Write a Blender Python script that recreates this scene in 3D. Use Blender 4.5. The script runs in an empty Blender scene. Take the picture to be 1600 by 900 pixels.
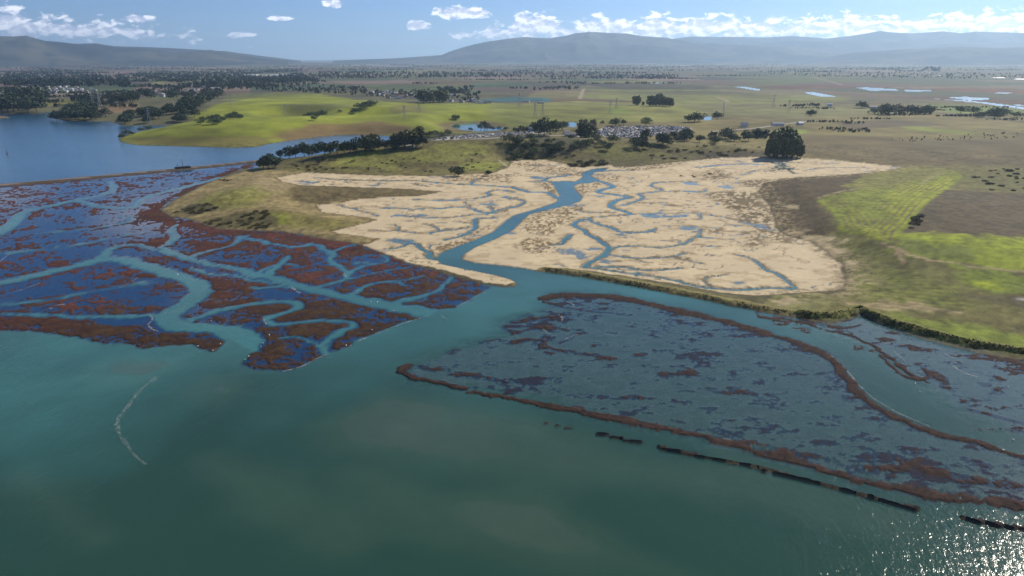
import bpy, math, random
import numpy as np
R = math.radians
random.seed(7); rng = np.random.default_rng(7)
sc = bpy.context.scene
COL = sc.collection

# ------------------------------------------------------------------ camera
CAM_H, F, PITCH = 120.0, 1081.0, math.atan((450 - 91) / 1081.0)
cam = bpy.data.cameras.new('camera'); cam_o = bpy.data.objects.new('camera', cam); COL.objects.link(cam_o)
cam.sensor_width = 36.0; cam.lens = 36.0 * F / 1600.0
cam.clip_start = 1.0; cam.clip_end = 150000.0
cam_o.location = (0, 0, CAM_H); cam_o.rotation_euler = (math.pi / 2 - PITCH, 0, 0)
sc.camera = cam_o

# ------------------------------------------------------------------ light
SUN_AZ, SUN_EL = R(46), R(35)
sun = bpy.data.lights.new('sun', 'SUN'); sun.energy = 4.6; sun.angle = R(0.53); sun.color = (1.0, 0.92, 0.79)
sun_o = bpy.data.objects.new('sun', sun); COL.objects.link(sun_o)
sun_o.rotation_euler = (math.pi / 2 - SUN_EL, 0, math.pi - SUN_AZ)
SKY_STRENGTH = 0.075
sc.view_settings.view_transform = 'Standard'; sc.view_settings.look = 'None'
sc.view_settings.gamma = 1.0; sc.view_settings.use_curve_mapping = False
sc.view_settings.exposure = 0.32
sc.render.engine = 'CYCLES'
sc.cycles.use_denoising = True
sc.cycles.max_bounces = 4; sc.cycles.diffuse_bounces = 1; sc.cycles.glossy_bounces = 1
sc.cycles.use_adaptive_sampling = True; sc.cycles.adaptive_threshold = 0.02
sc.cycles.transparent_max_bounces = 8; sc.cycles.volume_bounces = 2
sc.cycles.sample_clamp_indirect = 4.0; sc.cycles.sample_clamp_direct = 8.0
HAZE_DENSITY = 3.8e-5


# ------------------------------------------------------------------ node helpers
class NT:
    def __init__(s, tree):
        s.t = tree; s.n = tree.nodes; s.l = tree.links
    def add(s, typ, **kw):
        n = s.n.new(typ)
        for k, v in kw.items(): setattr(n, k, v)
        return n
    def put(s, sock, v):
        if isinstance(v, bpy.types.NodeSocket): s.l.new(v, sock)
        elif v is not None: sock.default_value = v
    def m(s, op, a, b=None, c=None, clamp=False):
        n = s.add('ShaderNodeMath', operation=op); n.use_clamp = clamp
        s.put(n.inputs[0], a); s.put(n.inputs[1], b)
        if c is not None: s.put(n.inputs[2], c)
        return n.outputs[0]
    def rng(s, v, a, b, c=0.0, d=1.0, smooth=True):
        n = s.add('ShaderNodeMapRange'); n.interpolation_type = 'SMOOTHSTEP' if smooth else 'LINEAR'
        s.put(n.inputs['Value'], v)
        for k, x in zip(('From Min', 'From Max', 'To Min', 'To Max'), (a, b, c, d)): s.put(n.inputs[k], x)
        return n.outputs['Result']
    def mix(s, f, a, b, blend='MIX'):
        n = s.add('ShaderNodeMix', data_type='RGBA', blend_type=blend)
        s.put(n.inputs['Factor'], f); s.put(n.inputs[6], a); s.put(n.inputs[7], b)
        return n.outputs[2]
    def noise(s, vec, scale, detail=4, rough=0.55, dist=0.0):
        n = s.add('ShaderNodeTexNoise'); s.put(n.inputs['Vector'], vec)
        n.inputs['Scale'].default_value = scale; n.inputs['Detail'].default_value = detail
        n.inputs['Roughness'].default_value = rough; n.inputs['Distortion'].default_value = dist
        return n.outputs['Fac']
    def mapping(s, vec, loc=(0, 0, 0), rot=(0, 0, 0), scale=(1, 1, 1)):
        n = s.add('ShaderNodeMapping'); s.put(n.inputs[0], vec)
        n.inputs[1].default_value = loc; n.inputs[2].default_value = rot; n.inputs[3].default_value = scale
        return n.outputs[0]
    def xyz(s, x, y, z):
        n = s.add('ShaderNodeCombineXYZ'); s.put(n.inputs[0], x); s.put(n.inputs[1], y); s.put(n.inputs[2], z)
        return n.outputs[0]


def c4(c): return (c[0], c[1], c[2], 1.0)


# ------------------------------------------------------------------ sky with cumulus
def px_dir(x, y):
    u, v = (x - 800) / F, (450 - y) / F
    cp, sp = math.cos(PITCH), math.sin(PITCH)
    return np.array([u, cp + v * sp, -sp + v * cp])

def px_azel(x, y):
    d = px_dir(x, y); return math.atan2(d[0], d[1]), math.atan2(d[2], math.hypot(d[0], d[1]))

def build_world():
    w = bpy.data.worlds.new('World'); sc.world = w; w.use_nodes = True
    t = NT(w.node_tree); bg = t.n['Background']
    geo = t.add('ShaderNodeTexCoord'); vec = geo.outputs['Generated']
    sep = t.add('ShaderNodeSeparateXYZ'); t.put(sep.inputs[0], vec)
    X, Y, Z = sep.outputs
    sky = t.add('ShaderNodeTexSky'); sky.sky_type = 'NISHITA'; sky.sun_disc = False
    sky.sun_elevation = SUN_EL; sky.sun_rotation = SUN_AZ
    sky.air_density = 1.2; sky.dust_density = 0.35; sky.ozone_density = 3.0; sky.altitude = 100
    zz = t.m('ADD', t.m('MAXIMUM', t.m('MULTIPLY', Z, 1.6), 0.0), 0.035)
    t.put(sky.inputs[0], t.xyz(X, Y, zz))
    base = t.mix(1.0, sky.outputs[0], (0.68, 0.90, 1.26, 1), 'MULTIPLY')
    az = t.m('ARCTAN2', X, Y); el = t.m('ARCSINE', Z)
    # the long cumulus bank: tops traced against the azimuth, and the few single clouds above it
    tops = [(-400, 44), (-150, 24), (-80, 30), (-20, 26), (0, 16), (15, 12), (30, 17), (45, 24), (55, 30), (65, 26), (78, 30), (90, 35), (108, 33), (116, 41), (128, 46), (140, 40), (150, 36), (165, 34), (180, 37), (194, 44), (205, 46), (215, 44), (226, 52), (232, 48), (245, 48), (255, 54), (265, 60), (280, 60), (292, 56), (302, 57), (315, 64), (330, 76), (380, 86),
            (685, 86), (698, 56), (715, 51), (740, 50), (760, 45), (768, 39), (780, 40), (790, 49), (800, 33), (810, 21), (825, 17), (835, 22), (850, 26), (865, 25), (872, 34), (880, 45), (895, 45), (908, 35), (915, 28), (930, 27), (945, 29), (960, 32), (975, 30), (988, 35), (997, 39), (1005, 29), (1015, 25), (1028, 22), (1040, 25), (1052, 27), (1060, 37), (1070, 33), (1085, 26), (1100, 24), (1115, 28), (1130, 32), (1145, 27), (1158, 29), (1175, 35), (1190, 33), (1210, 33), (1230, 35), (1250, 37), (1262, 29), (1280, 27), (1300, 29), (1315, 27), (1330, 24), (1345, 26), (1360, 30), (1380, 31), (1400, 35), (1410, 31), (1440, 30), (1460, 28), (1475, 24), (1490, 25), (1510, 23), (1525, 26), (1540, 22), (1555, 24), (1570, 19), (1585, 21), (1600, 16), (1650, 14), (1800, 24), (2100, 34)]
    A0, A1 = R(-52), R(52)
    an = t.rng(az, A0, A1, 0, 1, smooth=False)
    fc = t.add('ShaderNodeFloatCurve'); fc.mapping.use_clip = True; cv = fc.mapping.curves[0]
    E0, E1 = R(-.5), R(5.5)
    pts = [(0.0, .55)]
    for x, y in tops:
        a_, e_ = px_azel(x, y)
        if A0 < a_ < A1: pts.append(((a_ - A0) / (A1 - A0), min(1, max(0, (e_ - E0) / (E1 - E0)))))
    pts.append((1.0, .6))
    cv.points[0].location = pts[0]; cv.points[1].location = pts[-1]
    for q in pts[1:-1]: cv.points.new(*q)
    for q in cv.points: q.handle_type = 'VECTOR'
    fc.mapping.update(); t.put(fc.inputs['Value'], an)
    top = t.rng(fc.outputs[0], 0, 1, E0, E1, smooth=False)
    top = t.m('ADD', top, 1.6 / F)
    up = t.m('DIVIDE', t.m('SUBTRACT', top, el), 14.0 / F)
    dn = t.m('DIVIDE', t.m('SUBTRACT', el, t.rng(az, R(-15), R(-5), 24.0 / F, 28.0 / F)), 12.0 / F)
    mx = t.m('MINIMUM', t.m('MINIMUM', up, dn), 1.0); mx = t.m('MAXIMUM', mx, -1.5)
    for (x, y, rx, ry) in [(214, 29, 19, 5), (376, 55, 18, 4), (437, 29, 16, 4), (519, 5, 13, 6), (655, 40, 15, 7), (722, 20, 38, 9)]:
        a_, e_ = px_azel(x, y)
        dx = t.m('DIVIDE', t.m('SUBTRACT', az, a_), rx / F * 1.05); dy = t.m('DIVIDE', t.m('SUBTRACT', el, e_), ry / F)
        r_ = t.m('SUBTRACT', 1.0, t.m('ADD', t.m('MULTIPLY', dx, dx), t.m('MULTIPLY', dy, dy)))
        mx = t.m('MAXIMUM', mx, t.m('MAXIMUM', r_, -1.5))
    p = t.xyz(t.m('MULTIPLY', az, 1.0), t.m('MULTIPLY', el, 1.9), 0.0)
    n1 = t.noise(p, 62, 5, 0.6, 0.3)
    p2 = t.xyz(t.m('SUBTRACT', az, 0.0032), t.m('SUBTRACT', t.m('MULTIPLY', el, 1.9), 0.0085), 0.0)
    n2 = t.noise(p2, 62, 5, 0.6, 0.3)
    # the cumulus higher up, which the water mirrors
    hi = t.rng(el, R(5.5), R(9))
    n3 = t.noise(t.xyz(az, t.m('MULTIPLY', el, 2.4), 3.0), 5.5, 6, 0.6, 0.2)
    side = t.rng(az, R(-5), R(60), 0.0, 0.10)
    hic = t.m('MULTIPLY', t.m('MULTIPLY', hi, t.rng(el, R(26), R(12))), t.rng(t.m('ADD', n3, side), 0.58, 0.70))
    for a_, e_, ra, re in ((R(-27), R(11.0), R(6.5), R(2.0)), (R(-38), R(9.0), R(6.0), R(1.3)), (R(30), R(17), R(8), R(2.2)), (R(41), R(12), R(9), R(2.0))):
        dx = t.m('DIVIDE', t.m('SUBTRACT', az, a_), ra); dy = t.m('DIVIDE', t.m('SUBTRACT', el, e_), re)
        q_ = t.m('SUBTRACT', 1.0, t.m('ADD', t.m('MULTIPLY', dx, dx), t.m('MULTIPLY', dy, dy)))
        hic = t.m('MAXIMUM', hic, t.rng(t.m('ADD', q_, t.m('MULTIPLY', t.m('SUBTRACT', n3, .5), 3.0)), .1, .8))
    dens = t.m('ADD', t.m('MULTIPLY', mx, 0.62), t.m('MULTIPLY', t.m('SUBTRACT', n1, 0.5), 2.6))
    cov = t.rng(dens, -0.15, 0.32)
    lit = t.rng(t.m('SUBTRACT', n1, n2), -0.10, 0.13)
    core = t.rng(dens, 0.2, 1.0)
    ccol = t.mix(lit, (11, 11.2, 12.6, 1), (25.0, 23.6, 22, 1))
    ccol = t.mix(t.m('MULTIPLY', core, 0.25), ccol, (20, 19.3, 19, 1))
    warm = t.rng(az, R(-10), R(40))
    ccol = t.mix(1.0, ccol, t.mix(warm, (0.72, 0.76, 0.86, 1), (1.05, 1.0, 0.98, 1)), 'MULTIPLY')
    # thin high streaks
    ns = t.noise(t.xyz(t.m('MULTIPLY', az, 3.0), t.m('MULTIPLY', el, 55), 9.0), 2.4, 5, 0.6)
    cir = t.m('MULTIPLY', t.rng(ns, 0.5, 0.75), t.m('MULTIPLY', t.rng(az, R(14), R(34)), 0.5))
    col = t.mix(cir, base, (11.0, 10.3, 10.0, 1))
    col = t.mix(t.m('MULTIPLY', hic, 0.85), col, (10.5, 10.2, 10.3, 1))
    col = t.mix(t.m('MULTIPLY', cov, 0.94), col, ccol)
    t.put(bg.inputs[0], col); bg.inputs[1].default_value = SKY_STRENGTH
    w.cycles.sampling_method = 'MANUAL'; w.cycles.sample_map_resolution = 512
build_world()


# ------------------------------------------------------------------ numeric helpers
def P(x, y, z=0.0):
    d = px_dir(x, y); k = (z - CAM_H) / d[2]
    return (d[0] * k, d[1] * k)

def PP(pts, z=0.0): return np.array([P(x, y, z) for x, y in pts])

def zz4(ox, oy, pts, s=4.0): return [(ox + x / s, oy + y / s) for x, y in pts]

def sstep(a, b, x):
    t = np.clip((x - a) / (b - a), 0, 1); return t * t * (3 - 2 * t)

def _hash(i, j, seed):
    h = (i.astype(np.int64) * 374761393 + j.astype(np.int64) * 668265263 + seed * 974634777) & 0xffffffff
    h = ((h ^ (h >> 13)) * 1274126177) & 0xffffffff
    h = ((h ^ (h >> 16)) * 2246822519) & 0xffffffff
    return ((h ^ (h >> 15)) & 0xffff) / 32767.5 - 1.0

def vnoise(x, y, seed=0):
    i = np.floor(x); j = np.floor(y); fx = x - i; fy = y - j
    fx = fx * fx * fx * (fx * (fx * 6 - 15) + 10); fy = fy * fy * fy * (fy * (fy * 6 - 15) + 10)
    a = _hash(i, j, seed); b = _hash(i + 1, j, seed); c = _hash(i, j + 1, seed); d = _hash(i + 1, j + 1, seed)
    return (a + (b - a) * fx) * (1 - fy) + (c + (d - c) * fx) * fy

def fbm(x, y, scale, octv=4, seed=0, gain=0.5):
    x = np.asarray(x, float) / scale; y = np.asarray(y, float) / scale
    s = np.zeros_like(x); a = 1.0; tot = 0.0
    for k in range(octv):
        s += a * vnoise(x * 0.8 + y * 0.6, y * 0.8 - x * 0.6, seed + 17 * k) if k % 2 else a * vnoise(x, y, seed + 17 * k)
        tot += a * 0.6; a *= gain; x = x * 2.03 + 3.7; y = y * 2.03 - 1.9
    return s / tot

def seg_dist2(X, Y, a, b):
    dx, dy = b[0] - a[0], b[1] - a[1]; L = dx * dx + dy * dy + 1e-9
    t = np.clip(((X - a[0]) * dx + (Y - a[1]) * dy) / L, 0, 1)
    ex = X - a[0] - t * dx; ey = Y - a[1] - t * dy
    return ex * ex + ey * ey, t

def sdf(poly, X, Y, margin=30.0):
    """signed distance in metres, positive inside; -1e3 beyond the margin"""
    poly = np.asarray(poly); out = np.full(X.shape, -1e3)
    lo = poly.min(0) - margin; hi = poly.max(0) + margin
    m = (X > lo[0]) & (X < hi[0]) & (Y > lo[1]) & (Y < hi[1])
    if not m.any(): return out
    x = X[m]; y = Y[m]
    d2 = np.full(x.shape, 1e12); ins = np.zeros(x.shape, bool)
    n = len(poly)
    for k in range(n):
        a = poly[k]; b = poly[(k + 1) % n]
        q, _ = seg_dist2(x, y, a, b); np.minimum(d2, q, out=d2)
        c = (a[1] > y) != (b[1] > y)
        if a[1] != b[1]:
            ins ^= c & (x < (b[0] - a[0]) * (y - a[1]) / (b[1] - a[1]) + a[0])
    d = np.sqrt(d2); out[m] = np.where(ins, d, -d)
    return out

def ldist(line, X, Y, margin=25.0, w=None):
    """distance to a polyline, minus the half width along it when w is given"""
    line = np.asarray(line); out = np.full(X.shape, 1e3)
    lo = line.min(0) - margin; hi = line.max(0) + margin
    m = (X > lo[0]) & (X < hi[0]) & (Y > lo[1]) & (Y < hi[1])
    x = X[m]; y = Y[m]
    if not len(x): return out
    best = np.full(x.shape, 1e3)
    for k in range(len(line) - 1):
        q, t = seg_dist2(x, y, line[k], line[k + 1]); d = np.sqrt(q)
        if w is not None: d = d - 0.5 * (w[k] + (w[k + 1] - w[k]) * t)
        np.minimum(best, d, out=best)
    out[m] = best; return out

def smooth(line, it=2):
    line = np.asarray(line, float)
    for _ in range(it):
        q = [line[0]]
        for a, b in zip(line[:-1], line[1:]): q += [a * .75 + b * .25, a * .25 + b * .75]
        q.append(line[-1]); line = np.array(q)
    return line


# ------------------------------------------------------------------ rolling land (low frequency only): mounds as (x, y in the photograph, radius across, radius along, height)
MOUNDS = []
def mound(x, y, rx, ry, h, rot=0.0):
    c = P(x, y); MOUNDS.append((c[0], c[1], rx, ry, h, R(rot)))
# peninsula
mound(400, 305, 60, 60, 5.5); mound(350, 322, 40, 45, 5.0); mound(450, 340, 50, 34, 4.5)
mound(560, 305, 60, 14, 1.2); mound(480, 352, 60, 20, 2)
# ridge behind the flats
mound(560, 248, 120, 75, 9); mound(680, 243, 120, 70, 10); mound(800, 240, 100, 60, 10); mound(900, 235, 90, 60, 9); mound(1000, 232, 100, 50, 7); mound(1130, 238, 80, 40, 6)
# farmland on the far bank
mound(1470, 350, 110, 150, 9); mound(1400, 400, 60, 60, 3); mound(1620, 420, 90, 90, 5)
# green hills round the slough
mound(330, 210, 150, 130, 9); mound(450, 200, 200, 140, 13); mound(420, 172, 240, 260, 16); mound(580, 178, 200, 170, 10); mound(640, 195, 150, 140, 10)
mound(740, 180, 200, 180, 9); mound(230, 165, 200, 220, 9); mound(100, 160, 220, 200, 10); mound(60, 135, 500, 600, 14)
mound(330, 135, 500, 500, 8); mound(900, 172, 250, 180, 6); mound(1200, 195, 300, 160, 6)

def landH(X, Y):
    X = np.asarray(X, float); Y = np.asarray(Y, float)
    z = np.zeros(X.shape)
    for cx, cy, rx, ry, h, ro in MOUNDS:
        dx = (X - cx); dy = (Y - cy)
        z = z + h * np.exp(-((dx / rx) ** 2 + (dy / ry) ** 2))
    return z

BAYL = None   # filled below: shore of the bay, world coordinates
WATERS = []   # other water polygons, world coordinates
FLATS = []

def base_height(X, Y):
    """land level before channels: 0.9 m plus mounds, falling to the shores"""
    s = np.full(X.shape, 1e3)
    for poly in [BAYL] + WATERS: s = np.minimum(s, -sdf(poly, X, Y, 90.0))
    s = np.where(s > 900, 90.0, s)
    k = sstep(0, 70, s)
    fl = np.full(X.shape, 1e3)
    for poly in FLATS: fl = np.minimum(fl, -sdf(poly, X, Y, 45.0))
    fl = np.where(fl > 900, 45.0, fl)
    k = np.minimum(k, sstep(0, 40, fl))
    return 0.25 + 0.75 * sstep(0, 6, np.minimum(s, fl)) + landH(X, Y) * k, s, fl

def hits(pts):
    """where the sight lines of photograph points meet the land"""
    d = np.array([px_dir(x, y) for x, y in pts])
    dz = np.minimum(d[:, 2], -1e-4); z = np.ones(len(d))
    for _ in range(9):
        k = np.minimum((z - CAM_H) / dz, 45000.0)
        zn = base_height(d[:, 0] * k, d[:, 1] * k)[0]; z = np.minimum(.5 * z + .5 * zn, 60)
    return d[:, 0] * k, d[:, 1] * k, zn

def hit(x, y):
    a, b, c = hits([(x, y)]); return float(a[0]), float(b[0]), float(c[0])

def HH(pts):
    a, b, c = hits(pts); return np.stack([a, b], 1)


# ------------------------------------------------------------------ traced outlines (photograph pixels) laid out on the land
creek_w = [(800, 437), (775, 430), (730, 421), (692, 413), (681, 404), (690, 395), (715, 385), (740, 376), (770, 363), (788, 347), (803, 337), (838, 327), (868, 317), (877, 309), (870, 298), (866, 289), (862, 285), (880, 283), (900, 284), (911, 277), (909, 270), (928, 264), (950, 262)]
creek_e = [(945, 266), (927, 270), (922, 275), (937, 282), (920, 286), (903, 287), (895, 291), (901, 300), (910, 307), (905, 315), (880, 322), (850, 329), (826, 335), (815, 345), (801, 359), (772, 374), (742, 386), (723, 398), (721, 406), (740, 411), (780, 415), (820, 420), (848, 426), (860, 424)]
bay_px = [(-420, 332), (0, 292), (150, 279), (287, 266), (400, 254), (404, 262), (376, 265), (346, 277), (320, 287), (296, 300), (270, 313), (251, 328), (264, 338), (290, 341), (320, 352), (346, 358), (400, 361), (440, 362), (470, 367), (510, 375), (545, 379), (570, 385), (600, 398), (640, 413), (700, 430), (750, 443), (785, 449), (806, 448), (808, 443)] + creek_w + creek_e + \
         [(920, 434), (1000, 449), (1080, 465), (1160, 481), (1200, 490), (1260, 501), (1300, 508), (1330, 500), (1345, 492), (1362, 502), (1400, 517), (1450, 533), (1525, 552), (1600, 565), (1800, 610), (2300, 700)]
BAYL = np.concatenate([PP(bay_px), np.array([[900, 100], [900, -400], [-900, -400], [-900, 300]])])
slough_px = [(-420, 176), (0, 178), (55, 178), (85, 174), (112, 171), (97, 178), (82, 185), (105, 189), (170, 190), (195, 197), (240, 196), (272, 196), (255, 199), (225, 204), (200, 210), (184, 217), (192, 223), (215, 227), (300, 229), (360, 231), (400, 230), (425, 224), (460, 219), (500, 214), (530, 211), (560, 211), (600, 212), (640, 214), (662, 217), (640, 224), (560, 233), (500, 242), (450, 248), (425, 250), (402, 251), (287, 263), (150, 276), (0, 289), (-420, 329)]
spit = [(-60, 181), (0, 181), (10, 182), (15, 184), (0, 185.5), (-60, 187)]
WATERS.append(PP(slough_px))
ponds_px = [[(437, 183), (450, 181.5), (485, 181.5), (486, 186), (465, 186.5), (445, 185)], [(550, 187.5), (565, 184.5), (586, 184), (582, 189), (560, 190)],
            [(704, 198), (715, 192.5), (735, 190.5), (752, 193), (758, 198), (790, 199), (780, 204), (750, 206), (722, 203)], [(882, 191), (895, 190.5), (905, 195), (897, 199), (880, 196)],
            [(1097, 182.5), (1112, 182), (1111, 188), (1099, 188.5)], [(742, 156), (770, 154), (800, 151), (858, 153), (862, 159), (812, 160), (760, 159)],
            [(1337, 137), (1352, 136), (1400, 139), (1405, 141.5), (1360, 142)], [(1412, 140), (1455, 141), (1456, 143), (1415, 143.3)], [(1255, 143), (1270, 143.5), (1300, 149), (1309, 151.5), (1285, 151.5), (1262, 147)],
            [(1478, 152), (1505, 151), (1545, 152.5), (1546, 156), (1515, 157)], [(1456, 154), (1500, 156), (1545, 160), (1620, 170), (1620, 174), (1570, 167), (1530, 161)], [(1583, 163), (1640, 166), (1640, 169), (1590, 165)],
            [(1145, 135.5), (1165, 135.5), (1188, 139), (1186, 142), (1172, 140)], [(1550, 144.5), (1582, 144.5), (1582, 146), (1555, 146)], [(1468, 101.6), (1520, 101), (1640, 99.8), (1640, 101.4), (1500, 102.6)], [(1017, 129.2), (1035, 129), (1036, 130.5), (1018, 131)]]
for q in ponds_px[:5] + ponds_px[6:]: WATERS.append(PP(q))
flat_w = PP([(480, 270), (540, 273), (600, 275), (680, 275.5), (735, 272.5), (770, 271), (795, 262), (800, 252), (850, 250), (890, 258), (905, 262), (955, 258), (965, 264), (940, 290), (900, 330), (830, 380), (760, 420), (850, 430), (835, 440), (802, 441), (790, 447), (745, 438), (700, 425), (640, 411), (600, 396), (575, 389), (566, 383), (580, 380), (592, 374), (570, 370), (530, 366), (520, 362), (540, 357), (570, 350), (590, 344.5), (580, 341), (545, 337), (505, 332), (497, 325), (495, 321), (530, 318), (560, 312), (600, 309), (660, 306), (690, 300), (640, 296), (560, 293), (470, 290), (440, 284), (432, 278)])
flat_e = PP([(720, 412), (760, 380), (820, 345), (905, 310), (920, 280), (945, 262), (987, 261), (1030, 257), (1075, 252), (1125, 247), (1170, 246), (1237, 247), (1300, 250), (1362, 256), (1412, 262), (1390, 266), (1362, 270), (1300, 275), (1257, 277), (1225, 280), (1192, 287), (1184, 300), (1200, 320), (1208, 340), (1214, 358), (1228, 370), (1262, 377), (1290, 395), (1312, 412), (1320, 440), (1312, 455), (1260, 457), (1200, 461), (1180, 463), (1130, 459), (1080, 449), (1020, 439), (960, 430), (920, 424), (875, 419.5), (855, 421), (800, 425)])
FLATS += [flat_w, flat_e]
levee_a = PP([(853, 421), (920, 430), (1000, 445), (1080, 460), (1160, 476), (1200, 484), (1250, 492)])
levee_b = PP([(1250, 492), (1282, 496), (1310, 494), (1335, 487), (1344, 484), (1362, 494), (1400, 508), (1450, 523), (1525, 541), (1600, 552), (1800, 592), (2300, 680)])
railway = PP([(-420, 331), (0, 290.5), (150, 277.5), (287, 264.5), (402, 252.5)])

def ch(ox, oy, pts, w, s=4.0):
    """a channel: points in a 4x enlarged view of the photograph at (ox, oy); width in metres at its two ends"""
    q = smooth(PP(zz4(ox, oy, pts, s)), 2)
    return q, np.linspace(w[0], w[1], len(q))
FLAT_CH = [
    ch(800, 225, [(455, 770), (500, 732), (590, 690), (610, 650), (540, 600), (480, 570), (455, 540), (395, 520), (378, 500), (420, 475), (490, 470), (500, 490), (560, 510), (620, 520), (650, 545), (700, 555), (800, 555), (880, 545), (900, 530)], (5.0, 3.0)),
    ch(800, 225, [(470, 462), (600, 450), (740, 440)], (2.0, 1.6)),
    ch(800, 225, [(745, 440), (700, 420), (650, 408), (608, 390), (628, 365), (680, 345), (750, 335), (700, 325), (570, 310), (528, 300), (560, 285), (640, 270), (600, 250), (540, 235)], (5.5, 7.0)),
    ch(800, 225, [(690, 382), (760, 367), (822, 345), (812, 322), (770, 314), (900, 300), (942, 285), (870, 265), (868, 250), (905, 240)], (3.5, 2.5)),
    ch(800, 225, [(740, 440), (950, 435), (1150, 430), (1230, 445), (1380, 470)], (1.8, 1.0)),
    ch(800, 225, [(1150, 430), (1182, 450), (1185, 464), (1160, 472)], (1.2, 1.0)),
    ch(800, 225, [(940, 514), (1050, 510), (1200, 520), (1300, 528)], (1.4, 0.9)),
    ch(800, 225, [(610, 660), (680, 640), (800, 640), (950, 650), (1060, 630), (1140, 590), (1165, 580), (1330, 600)], (2.6, 1.0)),
    ch(800, 225, [(1165, 580), (1170, 560), (1182, 535)], (1.8, 1.0)), ch(800, 225, [(1060, 630), (1030, 600)], (1.2, .9)),
    ch(800, 225, [(600, 690), (700, 710), (850, 715), (1000, 710), (1080, 680)], (2.2, 1.6)), ch(800, 225, [(1000, 710), (1100, 730), (1180, 750)], (1.2, .9)),
    ch(800, 225, [(540, 768), (700, 768), (800, 788), (900, 795), (1060, 775)], (3.4, 2.2)),
    ch(800, 225, [(455, 770), (600, 792), (800, 818), (1000, 845), (1100, 878), (1220, 902), (1340, 912), (1430, 912), (1600, 898), (1760, 907)], (2.6, 3.2)),
    ch(1200, 225, [(170, 905), (100, 850), (60, 810), (0, 796), (-50, 760), (-80, 730), (-150, 700), (-220, 690)], (3.0, 1.6)),
    ch(800, 225, [(1235, 890), (1178, 840), (1350, 815)], (1.0, .8)), ch(800, 225, [(235, 632), (300, 630), (330, 600), (372, 568)], (2.0, 4.0)),
    ch(800, 225, [(1150, 147), (1220, 141), (1300, 131), (1440, 125), (1560, 128)], (6.5, 3.5)), ch(800, 225, [(560, 172), (640, 165), (760, 165)], (6, 3)),
    ch(1200, 225, [(0, 145), (100, 147), (160, 182)], (2.5, 1.6)), ch(1200, 225, [(250, 165), (330, 150), (500, 148), (620, 150)], (2, 1.6)), ch(1200, 225, [(20, 118), (150, 112), (300, 128), (420, 122)], (2.2, 1.5)),
    ch(1200, 225, [(-160, 195), (-60, 160), (40, 165), (170, 150)], (1.8, 1.4)), ch(800, 225, [(780, 370), (900, 372), (1030, 388)], (1.3, 1)), ch(800, 225, [(950, 298), (1060, 295), (1200, 300), (1215, 280)], (1.6, 1.6)),
    ch(800, 225, [(900, 240), (1050, 238), (1150, 236)], (1.5, 1.2)), ch(800, 225, [(410, 410), (460, 432), (600, 425), (630, 430)], (1.4, 1.6)), ch(800, 225, [(1130, 630), (1300, 645)], (1, .8)), ch(800, 225, [(560, 732), (670, 735)], (1, .8)), ch(800, 225, [(770, 720), (850, 747)], (1, .8)),
    ch(800, 225, [(290, 242), (200, 230), (130, 236)], (6, 4)), ch(800, 225, [(200, 228), (222, 206), (300, 206), (360, 190)], (5, 5)), ch(800, 225, [(0, 272), (70, 290), (100, 302), (220, 300), (270, 330), (310, 352)], (5.5, 6.5)), ch(800, 225, [(-60, 335), (0, 342), (60, 350), (85, 365), (40, 390), (0, 400)], (2.5, 3)),
    ch(400, 225, [(1500, 432), (1400, 428), (1350, 400), (1250, 390), (1150, 405), (1050, 400), (1000, 410), (880, 400), (800, 400)], (4.0, 2.0)),
    ch(400, 225, [(1600, 270), (1400, 257), (1250, 250), (1100, 240), (1000, 230), (850, 230), (700, 230), (500, 222), (360, 210)], (5.0, 2.0)),
    ch(400, 225, [(1600, 300), (1520, 285), (1470, 295), (1430, 305), (1472, 325), (1350, 345), (1200, 350), (1050, 350), (980, 350)], (3.4, 2.2)),
    ch(400, 225, [(1440, 440), (1350, 440), (1200, 465), (1050, 460), (920, 450)], (2.4, 1.4)), ch(400, 225, [(1490, 462), (1350, 468), (1382, 510), (1350, 540), (1280, 580), (1180, 600)], (4.6, 3.0)),
    ch(400, 225, [(1350, 520), (1200, 540), (1050, 560), (950, 550), (860, 540)], (2.6, 1.6)), ch(400, 225, [(1140, 547), (1112, 515), (1050, 505)], (1.6, 1)), ch(400, 225, [(1120, 720), (1075, 705), (1090, 680), (1040, 660), (1010, 630), (960, 620), (920, 640), (840, 655)], (5.4, 1.6)),
    ch(400, 225, [(1620, 392), (1540, 408), (1430, 440)], (3.6, 3)), ch(400, 225, [(1300, 365), (1340, 392)], (1, 1)), ch(400, 225, [(1460, 390), (1490, 425)], (1, 1)), ch(400, 225, [(520, 383), (580, 400), (700, 430), (760, 452)], (1.8, 1)), ch(400, 225, [(860, 505), (895, 520), (870, 545)], (1.4, 1)),
    ch(400, 225, [(830, 605), (920, 605), (1000, 625)], (1, 1)), ch(400, 225, [(1230, 485), (1350, 497)], (1, 1)), ch(400, 225, [(700, 540), (840, 545)], (1, .8)), ch(400, 225, [(990, 245), (1020, 262), (1160, 265)], (1.6, 1.2)), ch(400, 225, [(1560, 330), (1620, 338)], (2, 2)), ch(400, 225, [(1340, 250), (1350, 232), (1420, 215)], (3, 2)),
]
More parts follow.
